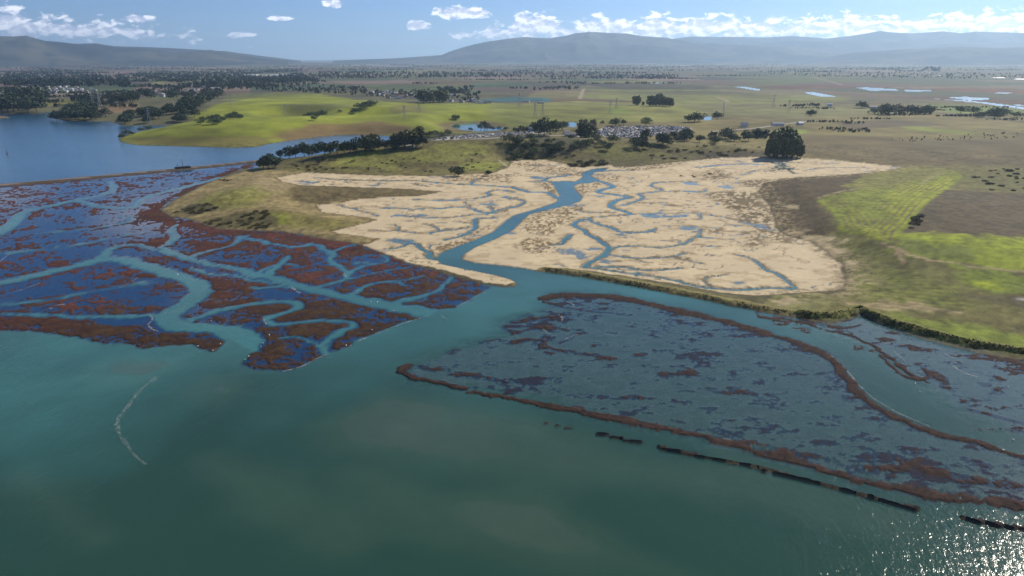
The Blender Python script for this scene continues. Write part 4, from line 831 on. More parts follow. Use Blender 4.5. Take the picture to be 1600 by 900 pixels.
def tree(kind, x, y, z, h, label, group, name=None, wide=1.0):
    global ntree
    tm, cm = TREE[kind][ntree % 3]; ntree += 1
    e = bpy.data.objects.new(name or {'oak': 'oak_tree', 'gum': 'eucalyptus_tree', 'cypress': 'cypress_tree', 'bushy': 'evergreen_tree'}[kind], None); COL.objects.link(e)
    e.location = (x, y, z - .15); e.rotation_euler = (0, 0, random.uniform(0, 6.28)); s = h * random.uniform(.92, 1.08); e.scale = (s * wide, s * wide, s); e.empty_display_size = .2
    e['label'] = label; e['category'] = 'tree'; e['group'] = group
    link('trunk', tm, parent=e); link('crown', cm, parent=e); TREEPOS.append((x, y))
def trees_at(lst, kind, label, group, wide=1.0):
    X, Y, Z = hits([(a, b) for a, b, c in lst])
    for (a, b, c), x, y, z in zip(lst, X, Y, Z): tree(kind, x, y, z, c * math.hypot(x, math.hypot(y, CAM_H)) / F * (math.cos(PITCH) ** -1) * .98, label, group, wide=wide)
def trees_in(poly, n, hpx, kind, label, group, seed, wide=1.0):
    rg = random.Random(seed); poly = np.array(poly, float); lo, hi = poly.min(0), poly.max(0); out = []; tries = 0
    while len(out) < n and tries < 4000:
        tries += 1; p = (rg.uniform(lo[0], hi[0]), rg.uniform(lo[1], hi[1]))
        if sdf(poly, np.array([p[0]]), np.array([p[1]]), 1)[0] <= 0: continue
        if any(abs(p[0] - q[0]) < hpx[0] * .3 and abs(p[1] - q[1]) < 1.0 for q in out): continue
        out.append((p[0], p[1], rg.uniform(*hpx)))
    trees_at(out, kind, label, group, wide)

trees_at([(420, 264, 23), (412, 263, 17), (430, 262, 17)], 'bushy', 'dark spreading evergreen in the clump at the end of the railway bank', 'evergreen clump at the end of the railway bank', 1.25)
trees_at([(437, 248, 13)], 'bushy', 'small dark evergreen standing alone by the slough beside the railway bank', 'single evergreen by the slough')
rw = random.Random(4); lst = [(453 + 10.5 * k + rw.uniform(-2, 2), 247.5 - (.088 * 10.5 * k) + rw.uniform(-.6, .6), rw.uniform(15, 22)) for k in range(21)]
trees_at(lst, 'bushy', 'dark evergreen in the long row between slough and grassy ridge', 'row of evergreens along the slough', 1.05)
trees_at([(618, 231, 22), (632, 230, 24), (645, 229, 24), (655, 228, 21), (572, 235, 22), (585, 233, 23)], 'gum', 'taller bushy tree rising from the evergreen row along the slough', 'taller trees in the slough row', 1.35)
trees_at([(507, 251, 9)], 'bushy', 'small dark round tree on the ridge in front of the evergreen row', 'small ridge tree')
trees_at([(716, 275, 15)], 'bushy', 'dark round bush tree at the foot of the ridge beside the tan flat', 'bush tree at the ridge foot', 1.5)
trees_at([(763, 274.5, 8)], 'bushy', 'smaller dark bush tree beside the round one at the ridge foot', 'small bush tree at the ridge foot', 1.5)
trees_at([(850, 213, 27), (842, 212, 20), (859, 211, 22)], 'oak', 'large rounded tree at the near end of the roadside car rows', 'large trees by the car rows', 1.0)
trees_at([(872, 204, 14), (879, 203, 12), (868, 204, 10)], 'oak', 'mid sized tree beside the small pond behind the car rows', 'trees beside the small pond')
trees_at([(908, 216, 24), (914, 215, 20), (920, 217, 25), (926, 214, 16), (912, 203, 16), (926, 201, 13)], 'gum', 'tall dark tree at the near corner of the packed car lot', 'tall trees at the corner of the car lot', 1.5)
trees_at([(962, 197, 12), (957, 196, 9), (974, 195.5, 8), (941, 194, 6)], 'oak', 'small tree along the far edge of the packed car lot', 'small trees behind the car lot')
trees_at([(1009, 197, 13)], 'oak', 'single round tree just behind the packed car lot', 'single tree behind the car lot', 1.1)
trees_at([(1075, 191, 10), (1085, 190.5, 14), (1093, 190, 12), (1120, 188, 12)], 'oak', 'dark tree beside the little bright pond right of the car lot', 'trees by the little pond', 1.3)
trees_in([(985, 232), (1000, 222), (1060, 216), (1090, 214), (1095, 222), (1050, 230), (1000, 235)], 15, (11, 18), 'bushy', 'dark evergreen in the belt in front of the packed car lot', 'evergreen belt before the car lot', 11, 1.2)
trees_in([(1100, 222), (1120, 212), (1200, 212), (1200, 218), (1110, 226)], 12, (8, 14), 'oak', 'dark oak in the hedge between the car lot and the eucalyptus grove', 'oaks before the eucalyptus grove', 12, 1.2)
trees_in([(780, 226), (840, 214), (920, 218), (990, 224), (960, 236), (860, 238), (790, 240)], 26, (7, 13), 'oak', 'low oak on the scrubby slope below the car rows', 'oaks on the scrubby slope', 13, 1.3)
trees_at([(1200, 246.5, 22), (1207, 248, 30), (1214, 247, 34), (1222, 248.5, 31), (1229, 247, 36), (1237, 248, 32), (1245, 247.5, 26), (1211, 244, 33), (1225, 243.5, 38), (1238, 244, 33), (1251, 247, 18)], 'gum', 'tall eucalyptus in the big grove behind the end of the tan flat', 'big eucalyptus grove', 1.05)
trees_at([(994, 165, 14), (997, 165, 12), (1015, 166, 14), (1020, 166, 14), (1025, 166, 15), (1030, 165.5, 16), (1035, 166, 14), (1040, 166.5, 13), (1045, 166.5, 13), (1047, 167, 12), (1005, 165, 6)], 'gum', 'dark tree in the small grove alone on the open plain', 'small grove on the open plain', 1.5)
trees_at([(1268, 181, 9), (1265, 181, 7), (1345, 169, 9), (1350, 169, 7), (1383, 179, 14), (1388, 179, 12), (1401, 178, 12), (1425, 178, 11), (1428, 178, 9), (1447, 178, 11), (1451, 178, 9), (1413, 178, 8), (1436, 178, 7), (1366, 178, 8)], 'oak', 'dark tree in the scattered line on the brown plain', 'scattered line on the brown plain', 1.3)
trees_in([(1478, 183), (1500, 176), (1640, 179), (1640, 186), (1500, 186)], 22, (6, 9), 'oak', 'low dark tree in the shelter belt below the bright ponds', 'shelter belt below the ponds', 15, 1.5)
trees_at([(482, 185, 8), (488, 184.5, 9), (496, 185.5, 6), (503, 183.5, 11), (491, 188, 6)], 'oak', 'oak in the clump beside the pond on the green hill', 'oak clump by the hill pond', 1.4)
trees_at([(554, 173, 7), (560, 172, 8), (566, 170.5, 8), (572, 169, 9), (578, 167, 9), (584, 166, 7), (531, 176, 4)], 'oak', 'oak in the slanting row on the green hill', 'slanting oak row on the green hill', 1.5)
trees_at([(711, 187, 8), (714, 187, 6)], 'oak', 'round oak alone above the pond among the green hills', 'oak above the pond', 1.3)
trees_at([(757, 201, 12), (762, 203, 9), (751, 203, 9), (735, 205, 6), (770, 203, 6), (780, 204, 6), (790, 204, 6), (690, 213, 8), (680, 214, 10), (672, 213, 8), (700, 211, 9), (668, 215, 8)], 'oak', 'small oak along the pond shore behind the roadside car rows', 'oaks on the pond shore', 1.2)
trees_at([(657, 160, 15), (662, 160, 17), (672, 161, 17), (677, 160, 16), (687, 160, 15), (692, 160, 17), (697, 158, 12)], 'gum', 'tall tree rising among the houses behind the green hills', 'tall trees among the houses', 1.7)
trees_in([(0, 177), (0, 160), (30, 154), (60, 160), (62, 177)], 24, (14, 20), 'bushy', 'dark tree of the wood on the far slough shore', 'wood on the far shore', 21, 1.3)
trees_in([(84, 187), (95, 178), (130, 174), (165, 180), (168, 188), (120, 189)], 26, (9, 13), 'bushy', 'dark tree of the wooded point reaching into the slough', 'wooded point in the slough', 22, 1.4)
trees_in([(120, 172), (130, 160), (160, 158), (220, 152), (240, 142), (236, 156), (190, 162), (140, 178)], 26, (8, 13), 'bushy', 'dark tree of the wood above the bare brown field', 'wood above the brown field', 23, 1.4)
trees_in([(190, 195), (200, 184), (240, 178), (270, 172), (310, 168), (312, 184), (270, 195), (230, 195)], 28, (8, 13), 'bushy', 'dark tree of the wood between slough inlet and green hill', 'wood by the slough inlet', 24, 1.4)
trees_in([(300, 194), (330, 188), (375, 182), (378, 187), (340, 194), (305, 197)], 14, (6, 9), 'oak', 'oak of the dense row on the shoulder of the green hill', 'oak row on the hill shoulder', 25, 1.5)
trees_in([(265, 152), (280, 142), (340, 146), (345, 152), (320, 166), (285, 165)], 26, (8, 12), 'bushy', 'dark tree of the wood on the slope above the green hill', 'wood above the green hill', 26, 1.4)
trees_at([(191, 215, 6), (200, 212, 7), (207, 211, 5), (220, 205, 5), (232, 203, 5), (190, 216, 5)], 'oak', 'small oak at the tip of the green headland', 'oaks at the headland tip', 1.4)

# the far-off woods and hedges that read as one mass
def wood(name, areas, label, seed, mat='far_leaf'):
    rg = np.random.default_rng(seed); C = []; S = []
    for poly, n, hm in areas:
        poly = np.array(poly, float); lo, hi = poly.min(0), poly.max(0); pts = []
        while len(pts) < n:
            q = rg.uniform(lo, hi, (n * 2, 2)); q = q[sdf(poly, q[:, 0].copy(), q[:, 1].copy(), 1) > 0]; pts += [tuple(p) for p in q]
            if not len(q): break
        X, Y, Z = hits(pts[:n])
        for x, y, z in zip(X, Y, Z):
            h = rg.uniform(*hm); k = 22; d = rg.normal(size=(k, 3)); d /= np.linalg.norm(d, axis=1)[:, None]
            q = d * rg.uniform(.55, 1, (k, 1)) * (h * .42, h * .42, h * .46) + (x, y, z + h * .5); C.append(q); S.append(np.full(k, h * .17))
    C = np.concatenate(C); S = np.concatenate(S)[:, None]
    V, Fq = leaf_quads(C, S, rg); link(name, mesh_np(name, V, Fq, False), mat, kind='stuff', label=label)
wood('far_wood', [([(0, 133), (0, 116), (60, 112), (140, 116), (200, 122), (205, 134), (120, 136), (60, 134)], 620, (12, 20)), ([(0, 103), (0, 97), (140, 96), (150, 103)], 200, (14, 26)), ([(140, 103), (180, 98), (240, 98), (240, 104)], 120, (14, 24)), ([(200, 122), (220, 114), (330, 118), (400, 118), (400, 128), (280, 130), (240, 124)], 330, (12, 20)), ([(290, 134), (400, 122), (420, 140), (340, 140)], 170, (10, 18)), ([(235, 136), (290, 132), (290, 140), (240, 141)], 60, (8, 12)), ([(30, 152), (70, 146), (80, 152), (40, 158)], 40, (7, 11)), ([(0, 138), (12, 138), (15, 144), (0, 144)], 20, (8, 12)), ([(110, 158), (120, 150), (200, 148), (200, 152), (130, 162)], 60, (8, 13)),
                    ([(400, 126), (470, 114), (480, 122), (500, 128), (440, 131), (410, 132)], 260, (12, 22)), ([(470, 121), (500, 112), (640, 113), (800, 115), (800, 121), (640, 122), (520, 123)], 520, (10, 20)), ([(400, 112), (470, 107), (480, 112), (420, 115)], 90, (10, 18)), ([(400, 131), (540, 135), (580, 140), (570, 147), (520, 147), (400, 142)], 190, (7, 13)), ([(540, 150), (600, 140), (720, 143), (740, 150), (720, 158), (640, 154)], 150, (6, 11)), ([(680, 140), (740, 136), (735, 145), (690, 149)], 80, (9, 14)), ([(720, 148), (750, 144), (752, 160), (720, 160)], 30, (7, 12))],
     'dark far woods and hedgerows spread over the plain behind the slough', 31)
wood('far_trees', [([(800, 121), (800, 113), (900, 111), (1050, 115), (1055, 122), (940, 124)], 360, (9, 17)), ([(832, 141), (860, 136), (905, 136), (903, 140)], 60, (6, 10)), ([(1000, 118), (1060, 116), (1060, 124), (990, 124)], 90, (8, 14)), ([(1180, 115), (1260, 108), (1300, 112), (1440, 114), (1600, 116), (1600, 124), (1400, 122), (1280, 120)], 330, (7, 14)), ([(1440, 112), (1445, 107), (1468, 106), (1470, 112)], 30, (20, 34)), ([(800, 104), (1100, 102), (1150, 106), (900, 108)], 160, (10, 20)), ([(1100, 106), (1600, 106), (1600, 110), (1200, 109)], 150, (8, 16)), ([(1350, 176), (1380, 168), (1420, 170), (1460, 172), (1460, 180), (1380, 182)], 110, (4, 8)), ([(1215, 166), (1280, 163), (1282, 166), (1220, 168)], 40, (4, 7)), ([(1300, 203), (1360, 202), (1360, 207), (1290, 207)], 40, (2.5, 4.5)), ([(1160, 213), (1200, 211), (1200, 217), (1160, 217)], 40, (5, 9)), ([(800, 203), (835, 198), (836, 203), (805, 207)], 40, (3, 6)), ([(1380, 218), (1600, 205), (1600, 216), (1420, 222)], 60, (1.5, 3))],
     'dusty dark tree lines across the brown plain under the mountain', 32)

def hedges():
    """tree lines and copses strewn over the far plain, along the field edges"""
    rg = np.random.default_rng(44); A = []
    for x0, x1, y0, y1, n, hm in ((0, 420, 96, 112, 34, (10, 18)), (0, 400, 113, 134, 22, (9, 15)), (400, 820, 96, 111, 34, (9, 17)), (820, 1250, 97, 112, 34, (9, 16)), (1200, 1620, 98, 114, 26, (8, 15)), (0, 430, 112, 138, 44, (9, 15)), (0, 310, 140, 168, 14, (6, 10)), (1250, 1600, 168, 206, 14, (2.5, 5)), (420, 900, 122, 140, 10, (6, 11)), (900, 1200, 112, 135, 10, (6, 11))):
        for _ in range(n):
            x = rg.uniform(x0, x1); y = y0 + (y1 - y0) * rg.uniform(0, 1) ** 1.3; w = rg.uniform(15, 70); t_ = rg.uniform(.25, .8)
            A.append(([(x - w, y), (x - w * .5, y - t_), (x + w, y - t_ * .6), (x + w, y + t_ * .5), (x, y + t_)], int(w * .75), hm))
    return A
wood('far_hedgerows', hedges(), 'dark hedgerows and copses strewn over the far plain', 45)

# shrubs, one by one
SHRUB = {}
for mt in ('scrub_leaf', 'dark_scrub'):
    SHRUB[mt] = []
    for v in range(3):
        rg = random.Random(v); L = [(0, 0, .35, .4, .8)] + [(.45 * math.cos(a + v), .45 * math.sin(a + v), rg.uniform(.2, .4), rg.uniform(.22, .36), .8) for a in (0, 1.2, 2.4, 3.6, 5.0)]
        me = crown_mesh('shrub_foliage', L, 190, .075, 50 + v); me.materials.append(MATS[mt]); SHRUB[mt].append(me)
nsh = 0
def shrubs(poly, n, hm, mat, label, group, seed):
    global nsh
    rg = random.Random(seed); poly = np.array(poly, float); lo, hi = poly.min(0), poly.max(0); pts = []
    while len(pts) < n:
        p = (rg.uniform(lo[0], hi[0]), rg.uniform(lo[1], hi[1]))
        if sdf(poly, np.array([p[0]]), np.array([p[1]]), 1)[0] > 0: pts.append(p)
    X, Y, Z = hits(pts)
    for x, y, z in zip(X, Y, Z):
        nsh += 1; h = rg.uniform(*hm); o = link('shrub', SHRUB[mat][nsh % 3], loc=(x, y, z - .1), label=label, cat='shrub', group=group); w = rg.uniform(1.1, 1.7); o.scale = (h * w, h * w, h); o.rotation_euler = (0, 0, rg.uniform(0, 6))
shrubs([(1522, 268), (1560, 262), (1640, 262), (1660, 304), (1600, 301), (1520, 296)], 48, (1.8, 3.6), 'dark_scrub', 'dark shrub scattered on the grassy corner above the brown ploughed field', 'shrubs above the ploughed field', 61)
shrubs([(1419, 356), (1430, 338), (1438, 330), (1447, 330), (1434, 352), (1424, 358)], 12, (1.8, 3.0), 'dark_scrub', 'dark shrub at the edge between bright green crop and brown field', 'shrubs at the crop edge', 62)
shrubs([(520, 262), (600, 250), (750, 240), (770, 262), (700, 270), (560, 270)], 30, (1.2, 2.4), 'dark_scrub', 'small dark shrub dotted over the grassy ridge', 'shrubs on the grassy ridge', 63)
shrubs([(884, 258), (900, 251), (935, 250), (955, 256), (950, 261), (900, 262)], 14, (3.5, 6.0), 'dark_scrub', 'large dark shrub massed at the head of the tidal creek', 'shrub mass at the creek head', 64)
shrubs([(790, 242), (830, 222), (930, 222), (900, 246), (840, 250)], 44, (2.0, 4.5), 'scrub_leaf', 'olive shrub on the scrubby slope behind the creek', 'shrubs on the slope behind the creek', 65)
shrubs([(1000, 246), (1040, 236), (1100, 226), (1190, 230), (1190, 243), (1060, 251)], 30, (2.0, 4.5), 'scrub_leaf', 'olive shrub on the bank between creek and eucalyptus grove', 'shrubs by the eucalyptus grove', 66)
shrubs([(272, 334), (285, 322), (335, 318), (340, 326), (310, 335)], 30, (1.3, 2.6), 'scrub_leaf', 'olive shrub in the upper thicket on the grassy peninsula', 'upper thicket on the peninsula', 67)
shrubs([(318, 350), (340, 340), (365, 345), (380, 332), (415, 330), (442, 355), (400, 357), (350, 356)], 46, (1.3, 2.8), 'scrub_leaf', 'olive shrub in the lower thicket on the grassy peninsula', 'lower thicket on the peninsula', 68)
shrubs([(445, 255), (500, 250), (560, 250), (560, 262), (470, 268)], 22, (1.5, 3.0), 'scrub_leaf', 'olive shrub on the ridge end behind the railway bank clump', 'shrubs on the ridge end', 69)
shrubs([(342, 281), (360, 280), (362, 284), (344, 285)], 6, (1.2, 2.0), 'dark_scrub', 'dark shrub at the red marsh edge of the peninsula', 'shrubs at the peninsula edge', 70)
shrubs([(1062, 275), (1120, 268), (1124, 271), (1075, 279)], 4, (1.5, 2.6), 'scrub_leaf', 'olive shrub on the small hummock in the tan flat', 'shrubs on the hummock', 71)

# scrub on the levee banks: a continuous low cover
def bank_cover():
    rg = np.random.default_rng(5); C = []; S = []
    for l, top, n, hm in ((smooth(levee_a), 1.6, 350, .12), (smooth(levee_b), 2.6, 1900, .5)):
        seg = np.linalg.norm(np.diff(l, axis=0), axis=1); cum = np.append(0, np.cumsum(seg)); L = min(cum[-1], 330)
        t = rg.uniform(0, L, n); i = np.clip(np.searchsorted(cum, t) - 1, 0, len(seg) - 1); f = (t - cum[i]) / seg[i]
        p = l[i] + (l[i + 1] - l[i]) * f[:, None]; d = (l[i + 1] - l[i]) / seg[i][:, None]; nrm = np.stack([d[:, 1], -d[:, 0]], 1)
        off = rg.uniform(.9, 4.4, n); p = p + nrm * off[:, None]; z = top * (1 - sstep(.9, 5.2, np.abs(off)))
        for _ in range(4): C.append(np.column_stack([p + rg.normal(0, .45, (n, 2)), z + rg.uniform(.0, hm, n)])); S.append(np.full(n, .24))
    V, Fq = leaf_quads(np.concatenate(C), np.concatenate(S)[:, None], rg)
    link('levee_scrub', mesh_np('levee_scrub', V, Fq, False), 'scrub_leaf', kind='stuff', label='dark low scrub covering the shaded side of the levees')
bank_cover()

# ------------------------------------------------------------------ roads, cars, houses
def ribbon(name, px, w, mat, label, lift=.35):
    l = smooth(HH(px), 2); d = np.gradient(l, axis=0); d /= np.linalg.norm(d, axis=1)[:, None]; nrm = np.stack([-d[:, 1], d[:, 0]], 1)
    a, b = l + nrm * w / 2, l - nrm * w / 2; z = np.maximum(base_height(l[:, 0], l[:, 1])[0], .9) + lift; n = len(l)
    V = np.concatenate([np.column_stack([a, z]), np.column_stack([b, z])]); i = np.arange(n - 1)
    link(name, mesh_np(name, V, np.stack([i, i + n, i + n + 1, i + 1], 1)), mat, kind='structure', label=label)
plain_mat('asphalt', (.16, .15, .14), .9, .2, .3); plain_mat('gravel_lot', (.33, .30, .25), .95, .25, .1)
ribbon('road', [(640, 232), (665, 226), (700, 220.5), (760, 216.5), (832, 213), (880, 211.5), (940, 217)], 12, 'gravel_lot', 'pale road running in front of the roadside car rows')
ribbon('road', [(1110, 206), (1180, 201), (1215, 195.5), (1240, 192.5), (1275, 189)], 8, 'gravel_lot', 'pale lane climbing the brown plain past the farm sheds')
ribbon('road', [(870, 163), (1000, 164.2), (1200, 164.6), (1300, 165.5), (1420, 172), (1600, 190)], 9, 'asphalt', 'straight grey road across the plain behind the small grove', 1.0)
def lot(px, label):
    p = HH(px); z = base_height(p[:, 0], p[:, 1])[0].max() * 0 + float(np.mean(base_height(p[:, 0], p[:, 1])[0]))
    rg = np.linspace(0, 1, 9); c = p.mean(0); V = []; Fq = []
    q = [p[k] + (p[(k + 1) % len(p)] - p[k]) * t for k in range(len(p)) for t in (0, .25, .5, .75)]; m = len(q)
    for f in (1, .75, .5, .25, .02):
        for v in q: w = c + (v - c) * f; V.append((w[0], w[1], 0))
    V = np.array(V); V[:, 2] = base_height(V[:, 0], V[:, 1])[0] + .45
    for r_ in range(4):
        for k in range(m): Fq.append((r_ * m + k, r_ * m + (k + 1) % m, (r_ + 1) * m + (k + 1) % m, (r_ + 1) * m + k))
    link('parking_lot', mesh_np('parking_lot', V, Fq), 'gravel_lot', kind='structure', label=label); return p
LOT1 = [(664, 221), (700, 214), (760, 209), (830, 206), (862, 205), (850, 209), (780, 213), (700, 219), (672, 224)]
LOT2 = [(930, 206), (943, 199), (1000, 197), (1062, 197.5), (1083, 200.5), (1065, 206), (1030, 211), (1000, 216), (948, 215), (932, 211)]
lot(LOT1, 'gravel strip filled with rows of parked cars beside the road'); lot(LOT2, 'gravel lot packed with parked cars behind the evergreen belt')

def prism(V, Fq, pts, y0, y1):
    """extrude a side outline (x, z) from y0 to y1, as quads and fans"""
    o = len(V); n = len(pts)
    for y in (y0, y1):
        for x, z in pts: V.append((x, y, z))
    for k in range(n): Fq.append((o + k, o + (k + 1) % n, o + n + (k + 1) % n, o + n + k))
    Fq.append(tuple(o + k for k in range(n))[::-1]); Fq.append(tuple(o + n + k for k in range(n)))

def poly_mesh(name, V, Fq, mats, mi=None, sm=False):
    me = bpy.data.meshes.new(name); me.from_pydata([tuple(map(float, v)) for v in V], [], Fq)
    for m in mats: me.materials.append(MATS[m])
    if mi is not None: me.polygons.foreach_set('material_index', mi)
    me.update(); return me
CARC = {'white': (.75, .75, .74), 'silver': (.42, .43, .45), 'dark grey': (.08, .085, .09), 'black': (.015, .015, .017), 'red': (.28, .03, .025), 'blue': (.03, .07, .22), 'tan': (.33, .27, .19)}
for k, v in CARC.items(): plain_mat('car_paint_' + k.replace(' ', '_'), v, .25)
plain_mat('car_glass', (.02, .025, .03), .08); plain_mat('tyre', (.02, .02, .02), .9)
CARM = {}
for k in CARC:
    for ty in (0, 1):
        V = []; Fq = []; hh = (0, .35)[ty]
        body = [(-2.2, .35), (2.2, .35), (2.25, .62), (2.1, .86), (1.0, .95), (-1.9, .97), (-2.2, .9)]
        prism(V, Fq, body, -.88, .88); n0 = len(Fq)
        prism(V, Fq, [(-1.85, .97), (.95, .95), (.35, 1.42 + hh), (-1.35 - hh, 1.45 + hh)], -.76, .76); n1 = len(Fq)
        prism(V, Fq, [(-1.3 - hh, 1.46 + hh), (.3, 1.43 + hh), (.26, 1.49 + hh), (-1.25 - hh, 1.51 + hh)], -.74, .74); n2 = len(Fq)
        for wx in (-1.35, 1.4):
            for wy in (-.92, .72): prism(V, Fq, [(wx + .34 * math.cos(a), .34 + .34 * math.sin(a)) for a in np.linspace(0, 2 * math.pi, 9)[:-1]], wy, wy + .2)
        mi = [0] * n0 + [1] * (n1 - n0) + [0] * (n2 - n1) + [2] * (len(Fq) - n2)
        CARM[k, ty] = poly_mesh('car', V, Fq, ['car_paint_' + k.replace(' ', '_'), 'car_glass', 'tyre'], mi)
def park(px, n, where, group, rowgap, gap, ang, seed, roads=()):
    rg = random.Random(seed); p = HH(px); c, s = math.cos(ang), math.sin(ang); U = np.stack([p[:, 0] * c + p[:, 1] * s, -p[:, 0] * s + p[:, 1] * c], 1); lo, hi = U.min(0), U.max(0); spots = []
    v = lo[1] + 2
    r_ = 0
    while v < hi[1]:
        u = lo[0]
        while u < hi[0]:
            spots.append((u * c - v * s, u * s + v * c)); u += gap
        v += rowgap if r_ % 2 else rowgap * .62; r_ += 1
    S = np.array(spots); ins = sdf(p, S[:, 0].copy(), S[:, 1].copy(), 2) > .5; S = S[ins]
    idx = list(range(len(S))); rg.shuffle(idx); idx = idx[:n]
    Z = base_height(S[:, 0], S[:, 1])[0]
    for i in idx:
        k = rg.choices(list(CARC), (52, 20, 10, 7, 4, 4, 3))[0]
        o = link('parked_car', CARM[k, rg.random() < .4], loc=(S[i, 0] + rg.uniform(-.3, .3), S[i, 1] + rg.uniform(-.5, .5), Z[i] + .46), label='%s car parked in %s' % (k, where), cat='car', group='%s cars %s' % (k, group)); o.rotation_euler = (0, 0, ang + math.pi / 2 + rg.choice((0, math.pi)) + rg.uniform(-.05, .05))
    rest = [i for i in range(len(S)) if i not in set(idx)]
    return S[rest], Z[rest]
RS, RZ = park(LOT2, 215, 'the packed lot behind the evergreen belt', 'in the packed lot', 9.6, 3.0, .12, 1)
RS1, RZ1 = park(LOT1, 85, 'the long rows beside the pale road', 'in the roadside rows', 10.5, 3.4, .62, 2)

def crowd_of_cars():
    rg = random.Random(9); V = []; Fq = []; MI = []
    names = list(CARC); mats = ['car_paint_' + k.replace(' ', '_') for k in names] + ['car_glass', 'tyre']
    for S_, Z_, ang in ((RS, RZ, .12), (RS1, RZ1, .62)):
        for (x, y), z in zip(S_, Z_):
            if rg.random() > .4: continue
            k = rg.choices(range(len(names)), (52, 20, 10, 7, 4, 4, 3))[0]; me = CARM[names[k], rg.random() < .4]; a = ang + math.pi / 2; o = len(V); c, s_ = math.cos(a), math.sin(a)
            V += [(x + v.co.x * c - v.co.y * s_, y + v.co.x * s_ + v.co.y * c, z + .46 + v.co.z) for v in me.vertices]
            for p in me.polygons: Fq.append(tuple(o + i for i in p.vertices)); MI.append((k, len(names), len(names) + 1)[p.material_index])
    if V: link('parked_cars', poly_mesh('parked_cars', V, Fq, mats, MI), kind='stuff', label='the remaining parked cars filling the packed lot and roadside rows')
crowd_of_cars()
for nm, c in (('white_wall', (.68, .66, .62)), ('cream_wall', (.52, .45, .35)), ('grey_wall', (.34, .34, .34)), ('brown_roof', (.14, .09, .065)), ('grey_roof', (.20, .20, .21)), ('pale_roof', (.62, .62, .62)), ('pane_glass', (.03, .04, .05))): plain_mat(nm, c, .7, .08, .5)
HM = {}
for v, (w, d, h, rf) in enumerate(((16, 9, 3.2, 2.4), (12, 9, 4.8, 2.6), (20, 10, 3.0, 2.2), (9, 8, 3.0, 2.0), (42, 14, 4.5, 2.0))):
    V, Fq = [], []; prism(V, Fq, [(-w / 2, -1.5), (w / 2, -1.5), (w / 2, h), (-w / 2, h)], -d / 2, d / 2)
    g = len(V); V += [(-w / 2, -d / 2, h), (-w / 2, d / 2, h), (-w / 2, 0, h + rf), (w / 2, -d / 2, h), (w / 2, d / 2, h), (w / 2, 0, h + rf)]; Fq += [(g, g + 2, g + 1), (g + 3, g + 4, g + 5)]
    RV, RF = [], []; e = .5
    for s in (-1, 1):
        g = len(RV); RV += [(-w / 2 - e, s * (d / 2 + e), h - e * rf / d * 2 + .05), (w / 2 + e, s * (d / 2 + e), h - e * rf / d * 2 + .05), (w / 2 + e, 0, h + rf + .05), (-w / 2 - e, 0, h + rf + .05)]; RV += [(x, y, z + .25) for x, y, z in RV[g:g + 4]]
        RF += [(g, g + 1, g + 2, g + 3), (g + 4, g + 5, g + 6, g + 7), (g, g + 1, g + 5, g + 4), (g + 1, g + 2, g + 6, g + 5), (g, g + 3, g + 7, g + 4)]
    WV, WF = [], []
    for s in (-1, 1):
        for k in range(max(2, int(w / 4))):
            x = -w / 2 + (k + .5) * w / max(2, int(w / 4)); prism(WV, WF, [(x - .7, 1.0), (x + .7, 1.0), (x + .7, 2.2), (x - .7, 2.2)], s * (d / 2 - .03), s * (d / 2 + .04))
    HM[v] = (V, Fq, RV, RF, WV, WF)
HCACHE = {}
def house(x, y, z, v, wall, roof, label, group, rot, name='house', cat='house'):
    key = (v, wall, roof)
    if key not in HCACHE:
        V, Fq, RV, RF, WV, WF = HM[v]; HCACHE[key] = (poly_mesh('wall', V, Fq, [wall]), poly_mesh('roof', RV, RF, [roof]), poly_mesh('window', WV, WF, ['pane_glass']))
    e = bpy.data.objects.new(name, None); COL.objects.link(e); e.location = (x, y, z); e.rotation_euler = (0, 0, rot); e['label'] = label; e['category'] = cat
    if group: e['group'] = group
    for nm, me in zip(('wall', 'roof'), HCACHE[key]): link(nm, me, parent=e)
def village(poly, n, where, seed):
    rg = random.Random(seed); poly = np.array(poly, float); lo, hi = poly.min(0), poly.max(0); pts = []
    while len(pts) < n:
        p = (rg.uniform(lo[0], hi[0]), rg.uniform(lo[1], hi[1]))
        if sdf(poly, np.array([p[0]]), np.array([p[1]]), 1)[0] > 0 and all(abs(p[0] - q[0]) > 3.0 or abs(p[1] - q[1]) > .8 for q in pts): pts.append(p)
    X, Y, Z = hits(pts)
    for x, y, z in zip(X, Y, Z):
        wl = rg.choice(('white_wall', 'white_wall', 'cream_wall', 'grey_wall')); rf = rg.choice(('brown_roof', 'grey_roof', 'grey_roof', 'pale_roof'))
        house(x, y, z + .3, rg.choice((0, 1, 1, 2, 3)), wl, rf, '%s house with %s roof %s' % (wl.split('_')[0], rf.split('_')[0], where), '%s houses with %s roofs %s' % (wl.split('_')[0], rf.split('_')[0], where), rg.uniform(-.6, .6))
village([(18, 140), (60, 134), (100, 134), (150, 139), (150, 145), (90, 147), (30, 141)], 48, 'in the village above the far slough shore', 1)
village([(235, 150), (240, 144), (262, 146), (258, 152)], 12, 'among green fields above the bare patch', 2)
village([(560, 148), (600, 142), (640, 146), (720, 150), (720, 157), (640, 155), (590, 153)], 34, 'in the village behind the green hills', 3)
village([(700, 156), (740, 158), (770, 161), (765, 163), (705, 161)], 10, 'beside the teal covered field', 4)
village([(0, 118), (100, 116), (190, 120), (180, 132), (20, 132)], 22, 'scattered in the far woods on the slope', 5)
village([(250, 136), (350, 134), (360, 144), (270, 142)], 14, 'beside the far wood lane', 6)
village([(1290, 109), (1320, 108), (1330, 113), (1300, 114)], 10, 'in the small hamlet on the far brown plain', 7)
village([(1340, 114), (1560, 114), (1560, 121), (1360, 121)], 24, 'along the far plain tree line', 8)
village([(960, 116), (1050, 116), (1050, 122), (970, 122)], 14, 'in the tree line under the mountain', 9)
